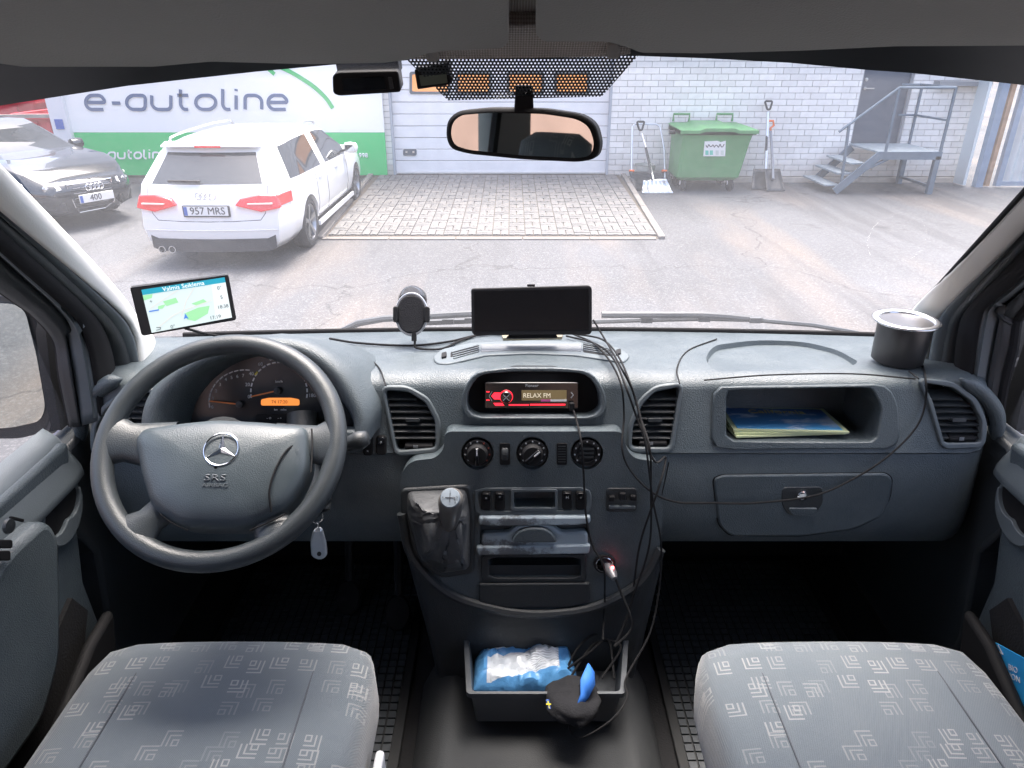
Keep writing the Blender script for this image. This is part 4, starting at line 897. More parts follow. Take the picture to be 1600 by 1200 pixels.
# tray frame, glovebox
frame('tray_frame', GREY, van, [(1114, 604), (1385, 600), (1402, 628), (1404, 690), (1392, 700), (1122, 702), (1110, 690)], TRAY, PF, -.008, .005, 16, 8, .004)
GBX = [(1114, 747), (1128, 741), (1382, 738), (1393, 746), (1390, 775), (1375, 806), (1330, 826), (1250, 836), (1140, 836), (1122, 818)]
panel('glovebox_gap', RUB, van, grow(GBX, 2), PL, -.004, .0015, 8)
gb = panel('glovebox_lid', GREY, van, GBX, PL, -.002, .006, 10, .004)
gl_ = panel('latch', DGREY, gb, [(1220, 759), (1284, 758), (1284, 785), (1270, 803), (1230, 803), (1219, 785)], PL, .004, .0075, 8, .002)
MB().lathe([(.011, 0), (.011, .004), (.008, .005), (.0075, .003), (0, .003)], U((1251, 771), PL) + PL[1] * .007, PL[1], 24).build('lock', CHROME, gb)
panel('pull', GREY, gb, [(1228, 790), (1276, 790), (1268, 802), (1236, 802)], PL, .006, .012, 6, .003)
# top vent strip
tv = panel('defrost_strip', GREY2, van, [(676, 560), (690, 548), (735, 538), (830, 534), (925, 537), (968, 546), (985, 558), (975, 568), (900, 557), (830, 554), (760, 557), (700, 571), (682, 570)], PT, -.004, .004, 6, .002)
panel('speaker_grille', mat('grille_grey', (.14, .15, .16), .6, bump=.5, bscale=900), tv, [(751, 541), (909, 540), (908, 552), (830, 549), (752, 553)], PT, .003, .0055, 0, .001)
for (x0, y0, x1, y1) in ((704, 561, 748, 543), (911, 541, 952, 557)):
    panel('dark_slot', BLK, tv, [(x0, y0 - 7 if x0 < 800 else y0), (x1, y1 - 2 if x0 < 800 else y1 - 7), (x1, y1 + 10 if x0 < 800 else y1), (x0, y0)] if x0 < 800 else [(911, 539), (935, 542), (953, 549), (958, 560), (930, 556), (911, 553)], PT, .003, .0048, 2)
    for k in range(4):
        f_ = k * 3.2 + 1; a_, b_ = ((x0 + 2 + k, y0 - 8 + f_), (x1, y1 + f_ - 1)) if x0 < 800 else ((912, 540 + f_), (948 + k * 3, 547 + f_))
        MB().bar(U(a_, PT) + PT[1] * .005, U(b_, PT) + PT[1] * .005, .003, .003).build('slat', GREY2, tv)
for q in ((694, 560), (966, 555)): panel('thumb_wheel', BLK, tv, [(q[0] - 4, q[1] - 3), (q[0] + 4, q[1] - 5), (q[0] + 4, q[1] + 2), (q[0] - 4, q[1] + 4)], PT, .003, .009, 2, .001)

# ---- instrument binnacle and cluster ----
PB = plane((0, 1.225, 1.50), (0, -.93, .36)); PI = plane((0, 1.315, 1.50), (0, -.95, .31))
AO = [V((x_, y_, 0)) for x_, y_ in ((224, 700), (222, 650), (240, 606), (285, 566), (345, 540), (415, 530), (475, 538), (525, 570), (556, 612), (573, 655), (570, 700))]
AI = [V((x_, y_, 0)) for x_, y_ in ((252, 690), (250, 652), (266, 616), (302, 582), (352, 558), (412, 549), (466, 556), (510, 584), (538, 622), (554, 658), (552, 690))]
AC = [V((x_, y_, 0)) for x_, y_ in ((298, 684), (299, 655), (310, 622), (334, 592), (370, 567), (418, 555), (465, 560), (506, 588), (530, 620), (551, 655), (551, 684))]
ao, ai, ac = (catmull(q, 5) for q in (AO, AI, AC))
ro = [U(p, PB) for p in ao]; ri = [U(p, PB) for p in ai]; rc = [U(p, PI) for p in ac]
cB = V((U((400, 690), PB).x, 1.60, 1.42)); rear = []
for p in ro: rear.append(V((cB.x + (p.x - cB.x) * 1.35, 1.62 - abs(p.x - cB.x) * .5, 1.42 + (p.z - 1.42) * .42)))
mid = [a_ * .55 + b_ * .45 + V((0, -.01, .016)) for a_, b_ in zip(ro, rear)]; mid0 = [a_ * .85 + b_ * .15 + V((0, 0, .008)) for a_, b_ in zip(ro, rear)]
lip = [(a_ + b_) / 2 + PB[1] * .007 for a_, b_ in zip(ro, ri)]
MB().grid([rear, mid, mid0, ro, lip, ri, [a_ * .5 + b_ * .5 for a_, b_ in zip(ri, rc)], rc]).build('instrument_hood', GREY, van, smooth=60)
panel('hood_sill', GREY, van, [(226, 672), (570, 672), (568, 704), (226, 704)], PB, -.06, .0, 6, .006)
cl = panel('instrument_cluster', mat('cluster_face', (.018, .020, .024), .22), van, [(p.x, p.y) for p in ac], off(PI, -.001), -.01, 0)
def arcticks(cx, cy, rx_, ry_, a0, a1, n, ln, wd, m_, skip=()):
    for k in range(n):
        if k in skip: continue
        a_ = R(a0 + (a1 - a0) * k / (n - 1)); q = [(cx + rx_ * r_ * math.cos(a_), cy - ry_ * r_ * math.sin(a_)) for r_ in (1 - ln / 2, 1 + ln / 2)]
        tq = (-math.sin(a_) * wd, -math.cos(a_) * wd)
        pts = [(q[0][0] - tq[0], q[0][1] - tq[1]), (q[0][0] + tq[0], q[0][1] + tq[1]), (q[1][0] + tq[0], q[1][1] + tq[1]), (q[1][0] - tq[0], q[1][1] - tq[1])]
        panel('tick_mark', m_, cl, pts, PI, 0, .0006)
YEL = mat('tick_yellow', (.7, .6, .05), .5)
arcticks(436, 613, 44, 47, 187, -7, 19, .05, 2.9, WHITEP); arcticks(436, 613, 45, 48, 142, 142, 2, .06, 3, YEL, (1,))
for t_, px_, py_ in (('0', 389, 620), ('20', 387, 601), ('40', 393, 584), ('60', 407, 569), ('80', 425, 561), ('100', 446, 561), ('120', 466, 568), ('140', 482, 582), ('160', 487, 600), ('180', 488, 618)): ptext('number', t_, px_, py_, 5.4, PI, .0002, WHITEP, cl)
arcticks(383, 628, 56, 50, 186, 86, 12, .035, 3.4, WHITEP)
for t_, px_, py_ in (('0', 332, 636), ('1', 333, 623), ('2', 338, 611), ('3', 344, 601), ('4', 353, 593), ('5', 362, 590), ('6', 371, 588), ('7', 380, 587)): ptext('number', t_, px_, py_, 5, PI, .0002, WHITEP, cl)
arcticks(500, 634, 50, 52, 55, -6, 8, .05, 3.2, WHITEP, (3,))
for t_, px_, py_ in (('1', 533, 605), ('1/2', 538, 617), ('0', 544, 629)): ptext('number', t_, px_, py_, 5, PI, .0002, WHITEP, cl)
ptext('unit_text', 'km/h', 436, 596, 4, PI, .0002, WHITEP, cl); ptext('unit_text', 'km    miles', 438, 640, 3, PI, .0002, WHITEP, cl)
for (x0, y0), (x1, y1) in (((434, 610), (394, 619)), ((376, 631), (329, 626)), ((528, 618), (541, 610))): MB().bar(U((x0, y0), PI) + PI[1] * .006, U((x1, y1), PI) + PI[1] * .006, .0028, .0015, PI[1]).build('needle', ORN, cl)
for q in ((435, 610), (376, 631)): MB().lathe([(.0075, 0), (.007, .009), (0, .01)], U(q, PI) + PI[1] * .0005, PI[1], 18).build('needle_hub', DGREY, cl)
od = panel('trip_display', mat('lcd_orange', (.6, .2, .03), .4, emit=(1, .30, .06), es=.22), cl, [(408, 624), (420, 621.5), (455, 621.5), (468, 624), (468, 633.5), (408, 633.5)], PI, 0, .001, 3)
ptext('display_text', '74 17:20', 437, 628, 5, PI, .0011, mat('lcd_dark', (.20, .07, .02), .5), cl)
panel('button_strip', BLK, cl, rect(400, 647, 458, 657), PI, 0, .003, 5, .001); ptext('marking', '-- O        -- +', 429, 653, 3, PI, .0032, WHITEP, cl)

# ---- steering wheel ----
WC = C0 + ray(346, 697) * 1.20; WNp = R(49); WN = V((.035, -math.cos(WNp), math.sin(WNp))).normalized()
wx = V((1, 0, 0)); wx = (wx - WN * wx.dot(WN)).normalized(); wy = WN.cross(wx); PWH = (WC, WN)
def wp(r_, a_, h_=0): return WC + wx * (r_ * math.cos(R(a_))) + wy * (r_ * math.sin(R(a_))) + WN * h_
sw = MB().tube([wp(.193, a_ * 5) for a_ in range(72)], .0175, 16, True).build('steering_wheel', LEATH, van, smooth=180)
def spoke(a_in, a_out, w0, w1):
    rows = []
    for k in range(7):
        t = k / 6; r_ = .085 + .108 * t; a_ = a_in + (a_out - a_in) * t; h_ = -.012 + .012 * t; c_ = wp(r_, a_, h_); tg = (wp(r_, a_ + 1) - wp(r_, a_ - 1)).normalized(); w_ = w0 + (w1 - w0) * t + (.022 * max(0, t - .66) * 3); th = .0165
        rows.append([c_ + tg * (w_ * math.cos(q)) + WN * (th * math.sin(q)) for q in [2 * math.pi * i / 14 for i in range(14)]])
    MB().grid(rows, cv=True).build('spoke', LEATH, sw, smooth=180)
spoke(1, 3, .046, .028); spoke(179, 177, .046, .028); spoke(236, 232, .03, .022); spoke(304, 308, .03, .022)
AB = [(216, 690), (228, 674), (290, 665), (345, 660), (420, 664), (485, 671), (486, 735), (470, 770), (448, 800), (420, 815), (392, 828), (292, 828), (262, 812), (240, 792), (226, 745)]
q = rnd(AB, 16); cpx = (350, 742); rows = []
for s_, h_ in ((1.0, -.03), (1.0, .006), (.985, .014), (.95, .021), (.85, .029), (.6, .036), (.3, .039), (.02, .040)):
    rows.append([U((cpx[0] + (p.x - cpx[0]) * s_, cpx[1] + (p.y - cpx[1]) * s_), PWH) + WN * h_ for p in q])
abm = MB().grid(rows, cv=True); AIRB = mat('airbag_cover', (.054, .069, .079), .36, var=.12, vscale=14, bump=.2, bscale=560, btype='voronoi')
ab = abm.build('airbag_cover', AIRB, sw, smooth=70)
def onab(px, py, d=.0012): # height of the domed cover at a pixel
    p0 = U((px, py), PWH); best = .02
    v_ = V((px - cpx[0], py - cpx[1])); 
    rr_ = radial([(p.x, p.y) for p in q], cpx, 72); k = int(round((math.atan2(v_.y, v_.x) % (2 * math.pi)) / (2 * math.pi) * 72)) % 72
    s_ = v_.length / max(1, math.hypot(rr_[k][0] - cpx[0], rr_[k][1] - cpx[1]))
    tab = [(.0, .040), (.3, .039), (.6, .036), (.85, .029), (.95, .021), (.985, .014), (1, .006)]; hh = lerp(tab, s_)
    return U((px, py), (WC + WN * (hh + d), WN))
for qq in ([(486, 684), (452, 700), (432, 730), (421, 765), (424, 800)], [(226, 700), (244, 704), (256, 726), (259, 762), (250, 792)]):
    MB().tube(catmull([onab(*p, .0) for p in qq], 6), .0017, 6).build('horn_pad_seam', RUB, ab)
for qq in ([(487, 670), (488, 700), (486, 738)], [(217, 688), (221, 715), (226, 748)], [(250, 803), (270, 818), (294, 829)], [(390, 829), (420, 816), (446, 803)]):
    MB().tube(catmull([U(p, (WC + WN * .0165, WN)) for p in qq], 6), .0014, 6).build('cover_gap', BLK, ab)
ec = onab(346, 702, .003); er = .0275
MB().tube([ec + wx * er * math.cos(t * math.pi / 20) + wy * er * math.sin(t * math.pi / 20) for t in range(40)], .0017, 8, True).build('emblem_ring', CHROME, ab)
st_ = MB()
for k in range(3):
    a_ = R(90 + 120 * k + 4); b1, b2 = a_ + R(60), a_ - R(60); tip = ec + (wx * math.cos(a_) + wy * math.sin(a_)) * er
    s1_, s2_ = (ec + (wx * math.cos(b_) + wy * math.sin(b_)) * .0055 for b_ in (b1, b2)); top = ec + WN * .004
    st_.add([tip, s1_, top, s2_], [(0, 1, 2), (0, 2, 3)])
st_.build('emblem_star', CHROME, ab, smooth=5)
EMB = mat('embossed', (.075, .088, .10), .5)
text('embossed_text', 'SRS', onab(336, 747, .0004), wx, wy, .011, EMB, ab, .0008, sx=1.5, bold=.01); text('embossed_text', 'AIRBAG', onab(336, 758, .0004), wx, wy, .006, EMB, ab, .0008, sx=1.4)
text('embossed_text', '(horn)'[0:0] or '=', onab(465, 703, .0004), wx, wy, .006, EMB, ab, .0008)
cd = (V((WC.x, 1.33, 1.36)) - WC)
MB().lathe([(.05, -.03), (.06, .02), (.062, .12), (.07, .3)], WC - WN * .02, -WN, 20).build('steering_column', DGREY, van)
sk = MB().tube([U((470, 722), PY(1.14)), U((520, 702), PY(1.13)), U((548, 692), PY(1.125)), U((560, 688), PY(1.12)), U((574, 684), PY(1.12))], [.010, .012, .014, .017, .013], 12).build('indicator_stalk', DGREY, van, smooth=180)
ptext('marking', 'O <', 531, 694, 6, PY(1.105), 0, CLOTHW, sk, rot=25)
MB().lathe([(.045, 0), (.05, .03), (.035, .10), (.03, .2)], U((480, 800), PY(1.16)), (-.1, .5, .6), 16).build('ignition_housing', DGREY, van)

# ---- switches, centre console ----
def rocker(x0, y0, x1, y1, pl, d=.004, par=van, mark=None, my=None):
    r_ = panel('rocker_switch', BLK, par, rect(x0, y0, x1, y1), pl, -.004, d, 5, .0025)
    panel('rocker_lip', GLOSS, r_, rect(x0 + 2, y0 + 2, x1 - 2, y0 + (y1 - y0) * .45), pl, d - .002, d + .0018, 4, .001)
    if mark: ptext('marking', mark, (x0 + x1) / 2, my or (y0 + (y1 - y0) * .3), 4, pl, d + .0018, CLOTHW, r_)
    return r_
rocker(568, 681, 583, 711, PF, .005, mark='x', my=703); rocker(588, 680, 604, 710, PF, .005, mark='o')
CON = [(694, 674), (974, 674), (978, 700), (990, 716), (1030, 722), (1036, 800), (1030, 860), (1000, 908), (930, 945), (850, 956), (780, 950), (700, 925), (645, 872), (624, 800), (626, 740), (642, 720), (680, 716), (694, 702)]
con = panel('centre_console', GREY, van, CON, PC, -.20, 0, 14)
con.data.transform(Matrix.Translation(wloc(con))); con.location = (0, 0, 0); WL[con.name] = V((0, 0, 0)); con.matrix_parent_inverse = Matrix.Translation(-wloc(van))
cut = MB(); cutp(rect(803, 767, 867, 792), PC, .02, .07, 4); cutp(rect(764, 869, 907, 901), PC, .02, .11, 6); cutp([(750, 818), (918, 815), (920, 855), (750, 860)], PC, .02, .018, 6)
for kx in (746, 832, 917): cutp([(kx + 25.5 * math.cos(t * .2618), 708 + 26 * math.sin(t * .2618)) for t in range(24)], PC, .02, .012, 0.01)
cutp([(944 + 14 * math.cos(t * .2618), 880 + 12 * math.sin(t * .2618)) for t in range(48 // 2)], PC, .02, .04, .01)
boolean(con, cut); bv = con.modifiers.new('bevel', 'BEVEL'); bv.width = .004; bv.segments = 2; bv.limit_method = 'ANGLE'; bv.angle_limit = R(50)
for kx, ang in ((746, 90), (832, 42), (917, None)):
    c_ = U((kx, 708), PC) - PC[1] * .012; kn = MB().lathe([(.0285, 0), (.0285, .010), (.0265, .012), (.021, .0125), (.0205, .024), (.018, .027), (0, .0275)] if ang else [(.0285, 0), (.0285, .010), (.0265, .012), (.021, .0125), (.019, .010), (0, .009)], c_, PC[1], 36).build('climate_knob', BLK, van)
    yy = PC[1].cross(V((1, 0, 0))) * -1
    yy = V((0, PC[1].z, -PC[1].y)); 
    if ang: d_ = V((math.cos(R(ang)), 0, 0)) + yy * math.sin(R(ang)); MB().bar(c_ + PC[1] * .030 - d_ * .019, c_ + PC[1] * .030 + d_ * .019, .009, .010, PC[1]).build('grip_bar', GLOSS, kn, .002); MB().bar(c_ + PC[1] * .0355 + d_ * .004, c_ + PC[1] * .0355 + d_ * .018, .0025, .001, PC[1]).build('pointer', WHITEP, kn)
    else:
        for k in (-1, 0, 1): MB().bar(c_ + PC[1] * .011 + yy * .009 * k - V((.014, 0, 0)), c_ + PC[1] * .011 + yy * .009 * k + V((.014, 0, 0)), .004, .004, PC[1]).build('outlet_slat', DGREY, kn)
    for k in range(9):
        a_ = R(-40 + 260 * k / 8); p_ = c_ + PC[1] * .0122 + V((math.cos(a_), 0, 0)) * .0245 + yy * .0245 * math.sin(a_)
        MB().box(p_, (.003, .001, .003)).build('scale_mark', (mat('mark_red', (.3, .06, .04), .5) if kx == 746 and k < 4 else CLOTHW), kn)
for x0, m_ in ((781, 'wheel'), (870, 'pad')):
    sw_ = panel('dial_slot', BLK, van, rect(x0, 692, x0 + 16, 726), PC, -.01, .002, 3, .001)
    if m_ == 'wheel': MB().lathe([(.016, -.007), (.018, -.005), (.018, .005), (.016, .007)], U((789, 709), PC) - PC[1] * .010, (1, 0, 0), 28).build('thumb_wheel', DGREY, sw_)
    else:
        for k in range(7): MB().bar(U((872, 697 + k * 4), PC) + PC[1] * .002, U((884, 697 + k * 4), PC) + PC[1] * .002, .002, .002, PC[1]).build('ridge', DGREY, sw_)
frame('switch_panel', GREY2, van, [(742, 762), (918, 761), (924, 770), (924, 797), (916, 803), (748, 804), (741, 796)], [(746, 766), (916, 765), (916, 797), (750, 798)], PC, -.002, .003, 8, 5, .002)
rocker(752, 767, 768, 796, PC, .006, mark='=', my=776); rocker(773, 767, 789, 796, PC, .006, mark='+', my=774); rocker(878, 766, 894, 795, PC, .006, mark='H'); rocker(899, 766, 915, 795, PC, .006, mark='v')
frame('slot_frame', GREY2, van, rect(798, 763, 871, 797), rect(803, 767, 867, 792), PC, -.002, .005, 3, 2, .001)
wr = NB('worn_paint'); g = wr.obj(); f_ = wr.ramp(wr.math('ADD', wr.noise(g, 16, 6, .65), wr.math('MULTIPLY', wr.xyz(g)[2], 6)), .52, .60)
wr.color(wr.mix(f_, (.095, .105, .115), (.30, .36, .40))); wr.rough(.6); WORN = wr.m
panel('ashtray_ledge', WORN, van, [(748, 804), (922, 803), (922, 814), (900, 817), (770, 819), (748, 817)], PC, -.004, .012, 4, .005)
at_ = panel('ashtray_lid', WORN, van, [(752, 834), (795, 832), (806, 822), (825, 817), (850, 817), (866, 823), (876, 832), (918, 830), (919, 852), (752, 856)], PC, -.018, .004, 6, .005)
panel('pull', GREY, at_, [(797, 843), (808, 826), (825, 820), (848, 820), (862, 827), (872, 843)], PC, .002, .014, 8, .006)
panel('ashtray_ledge', WORN, van, [(744, 851), (922, 848), (920, 862), (746, 865)], PC, -.004, .010, 4, .005)
frame('pocket_frame', DGREY, van, rect(752, 864, 916, 907), rect(764, 869, 907, 901), PC, -.002, .006, 4, 6, .002)
panel('storage_drawer', DGREY, van, [(748, 909), (922, 908), (922, 938), (890, 947), (790, 947), (748, 938)], PC, -.002, .008, 4, .004)
MB().tube(catmull([U(p, PC) + PC[1] * .006 for p in ((628, 800), (645, 868), (700, 924), (780, 950), (850, 956), (930, 945), (1000, 907), (1032, 856))], 6), .010, 8).build('console_rim', DGREY, van)
cb_ = panel('coin_holder', DGREY, van, rect(947, 762, 995, 799), PC, -.002, .003, 6, .002)
for q in ((951, 772, 960, 780), (967, 767, 977, 778), (984, 771, 993, 779)): panel('clip', BLK, cb_, rect(*q), PC, .002, .012, 2, .002)
panel('ledge', GREY2, cb_, rect(951, 788, 992, 792), PC, .002, .009, 1, .001)
so_ = frame('power_socket', BLK, van, [(944 + 17 * math.cos(t * .2618), 880 + 14 * math.sin(t * .2618)) for t in range(24)], [(944 + 13 * math.cos(t * .2618), 880 + 11 * math.sin(t * .2618)) for t in range(24)], PC, -.002, .006, .01, .01, .001)
MB().tube([U((944 + 13 * math.cos(t * .2618), 880 + 11 * math.sin(t * .2618)), PC) + PC[1] * .006 for t in range(24)], .001, 6, True).build('socket_ring', CHROME, so_)
# gear lever
gl0 = panel('gaiter_frame', DGREY, van, [(626, 762), (735, 756), (742, 800), (742, 895), (690, 902), (650, 878), (626, 800)], PC, -.004, .006, 10, .005)
kp = [V((707, 762, 0)), V((705, 800, 0)), V((700, 860, 0))]
K0 = U((706, 755), PY(1.085)); K1 = U((703, 812), PY(1.125)); gb0 = onp(rnd([(636, 768), (728, 764), (734, 800), (734, 888), (690, 894), (655, 870), (636, 800)], 10), off(PC, .0065)); ctop = K1
rows = []
for s_, j in ((0, 0), (.08, .012), (.2, .020), (.35, .016), (.5, .018), (.65, .010), (.8, .010), (.92, .004), (1, 0)):
    rows.append([p * (1 - s_) + (ctop + (p - sum(gb0, V()) / len(gb0)).normalized() * .016) * s_ + PC[1] * (j + .02 * math.sin(s_ * math.pi)) + V((.004 * math.sin(i * 1.9 + s_ * 9), 0, .004 * math.cos(i * 1.3 + s_ * 7))) * math.sin(s_ * math.pi) for i, p in enumerate(gb0)])
MB().grid(rows, cv=True).build('gaiter', mat('gaiter_leather', (.05, .053, .057), .5, var=.15, vscale=20, bump=.15, bscale=60), van, smooth=180)
ax = (K0 - K1).normalized()
gk = MB().lathe([(.008, -.07), (.012, -.03), (.017, -.005), (.021, .02), (.0235, .05), (.0235, .065), (.021, .075), (.014, .081), (0, .083)], K1, ax, 24, x=(1, 0, 0)).build('gear_lever', mat('knob_grey', (.10, .095, .09), .35, bump=.1, bscale=400), van, smooth=180)
CAPN = (V((0, -.72, .69))).normalized(); KT = K1 + ax * .066 + CAPN * .014
MB().lathe([(.0175, 0), (.0185, .004), (.017, .0075), (0, .009)], KT, CAPN, 24).build('knob_cap', mat('cap_silver', (.22, .26, .30), .35, .2), gk)
pk = (KT + CAPN * .0095, CAPN); kr = V((1, 0, 0)); ku = CAPN.cross(kr)
for a_, b_ in (((-.009, 0), (.009, 0)), ((0, -.009), (0, .009)), ((.009, 0), (.009, -.006))): MB().bar(pk[0] + kr * a_[0] + ku * a_[1], pk[0] + kr * b_[0] + ku * b_[1], .0012, .0006, CAPN).build('shift_line', INK, gk)
for t_, q in (('A', (-.013, 0)), ('N', (.013, .001)), ('+', (0, .0115)), ('-', (0, -.012)), ('R', (.010, -.010))): text('shift_letter', t_, pk[0] + kr * q[0] + ku * q[1], kr, ku, .0038, INK, gk)
# pedestal, tunnel, floor, firewall
def ringz(pts, z): return [V((p[0], p[1], z)) for p in rnd(pts, .05, 5)]
MB().grid([ringz([(-.16, 1.16), (.27, 1.16), (.27, 1.74), (-.16, 1.74)], .74), ringz([(-.19, 1.175), (.30, 1.175), (.30, 1.74), (-.19, 1.74)], .95), ringz([(-.23, 1.20), (.33, 1.20), (.33, 1.74), (-.23, 1.74)], 1.16)], cv=True).build('console_pedestal', DGREY, van)
tr_ = [[V((XC + sx_ * w_, y_, z_)) for w_, z_ in ((.27, .752), (.235, .83), (.20, .868), (.17, .872), (.15, .858), (0, .856))] for sx_, y_ in ()]
rows = []
for y_ in (1.25, 1.1, .9, .6, .3, 0): rows.append([V((XC + w_, y_, z_)) for w_, z_ in ((-.27, .752), (-.235, .83), (-.205, .868), (-.18, .874), (-.16, .860), (-.08, .856), (.08, .856), (.16, .860), (.18, .874), (.205, .868), (.235, .83), (.27, .752))])
MB().grid(rows).build('engine_tunnel', mat('tunnel_vinyl', (.018, .020, .022), .8, var=.15, vscale=8, bump=.2, bscale=400, btype='voronoi'), van, smooth=60)
for k in range(5): MB().bar((XC - .12, 1.0 - k * .05 - .12, .8575), (XC + .12, 1.0 - k * .05 - .12, .8575), .008, .004).build('rib', DGREY, van)
MB().box((XC, -.75, .72), (1.9, 5.0, .05)).build('floor', CARPET, van)
MB().box((XC, 1.77, 1.07), (2.02, .04, .76)).build('firewall', CARPET, van)
for q, y_ in (((545, 938), 1.50), ((622, 962), 1.42)):
    c_ = U(q, PY(y_)); pd = MB().lathe([(.0, -.008), (.030, -.006), (.034, 0), (.030, .006), (0, .008)], c_, (0, -.8, .6), 18).build('pedal', RUB, van); pd.scale = (1, 1.4, 1.4)
    MB().tube([c_ + V((0, .02, .01)), c_ + V((0, .06, .12)), c_ + V((0, .10, .28))], .012, 8).build('pedal_arm', DGREY, pd)
# ---- seats ----
def seat(cx, name='seat'):
    e_ = empty('seat', (cx, .75, .75), parent=van); hx = .262
    rows = []
    for u_ in range(15):
        pass
    def ring(sx_, sy_, z, dz=0):
        o_ = []
        for k in range(48):
            a_ = 2 * math.pi * k / 48; c_, s_ = math.cos(a_), math.sin(a_); p_ = 11
            rr_ = (abs(c_) ** p_ + abs(s_) ** p_) ** (-1 / p_)
            xx, yy_ = c_ * rr_ * sx_, s_ * rr_ * sy_
            fz = .012 * (1 - (xx / .27) ** 2) - (.035 * max(0, (abs(xx) - .20) / .06) ** 2 if dz else 0) * 0
            o_.append(V((cx + xx, .715 + yy_, z + fz * (1 if dz else 0))))
        return o_
    prof = [(.88, .88, .99, 0), (.96, .96, 1.0, 0), (.99, .985, 1.03, 0), (1, 1, 1.07, 0), (.997, .996, 1.105, 0), (.985, .985, 1.128, 1), (.955, .965, 1.143, 1), (.90, .93, 1.149, 1), (.8, .85, 1.151, 1), (.62, .68, 1.152, 1), (.55, .6, 1.150, 1), (.3, .3, 1.150, 1), (.01, .01, 1.150, 1)]
    MB().grid([ring(a_ * hx, b_ * .285, z, d_) for a_, b_, z, d_ in prof], cv=True).build('cushion', CLOTH, e_, smooth=180)
    for sx_ in (-1, 1): MB().tube(catmull([V((cx + sx_ * .155, .995, 1.10)), V((cx + sx_ * .155, .985, 1.138)), V((cx + sx_ * .155, .93, 1.1575)), V((cx + sx_ * .155, .7, 1.160)), V((cx + sx_ * .155, .5, 1.159))], 6), .0016, 6).build('seam', mat('seam_thread', (.07, .078, .09), .9), e_)
    bk_ = []
    for t_, sx_, th in ((0, .9, .05), (.05, .98, .065), (.3, 1, .065), (.7, .98, .06), (.92, .86, .055), (1, .7, .03)):
        c_ = V((cx, .40 - .20 * t_, 1.10 + .62 * t_)); bk_.append([c_ + V((math.copysign(abs(math.cos(a_)) ** .5, math.cos(a_)) * .235 * sx_, math.copysign(abs(math.sin(a_)) ** .6, math.sin(a_)) * th, 0)) for a_ in [2 * math.pi * k / 32 for k in range(32)]])
    mb = MB().grid(bk_, cv=True); mb.f.append(tuple(range(31, -1, -1))); k = len(mb.v) - 32; mb.f.append(tuple(k + i for i in range(32)))
    mb.build('backrest', CLOTH, e_, smooth=60)
    hd = []
    for t_, s_ in ((0, .6), (.12, .95), (.5, 1), (.85, .95), (1, .6)):
        c_ = V((cx, .16 - .03 * t_, 1.80 + .17 * t_)); hd.append([c_ + V((math.copysign(abs(math.cos(a_)) ** .5, math.cos(a_)) * .12 * s_, math.sin(a_) * .045 * s_, 0)) for a_ in [2 * math.pi * k / 24 for k in range(24)]])
    mb = MB().grid(hd, cv=True); mb.f.append(tuple(range(23, -1, -1))); k = len(mb.v) - 24; mb.f.append(tuple(k + i for i in range(24))); mb.build('headrest', CLOTH, e_, smooth=60)
    for sx_ in (-.05, .05): MB().tube([V((cx + sx_, .20, 1.68)), V((cx + sx_, .16, 1.82))], .006, 8).build('headrest_post', CHROME, e_)
    MB().box((cx, .70, .87), (.42, .46, .25)).build('seat_base', BLK, e_, .02)
    return e_
sl_ = seat(-.505); sr_ = seat(.595)
MB().box((-.222, .66, 1.00), (.015, .32, .17)).build('side_cover', mat('side_cover_grey', (.5, .52, .55), .5), sl_, .006)
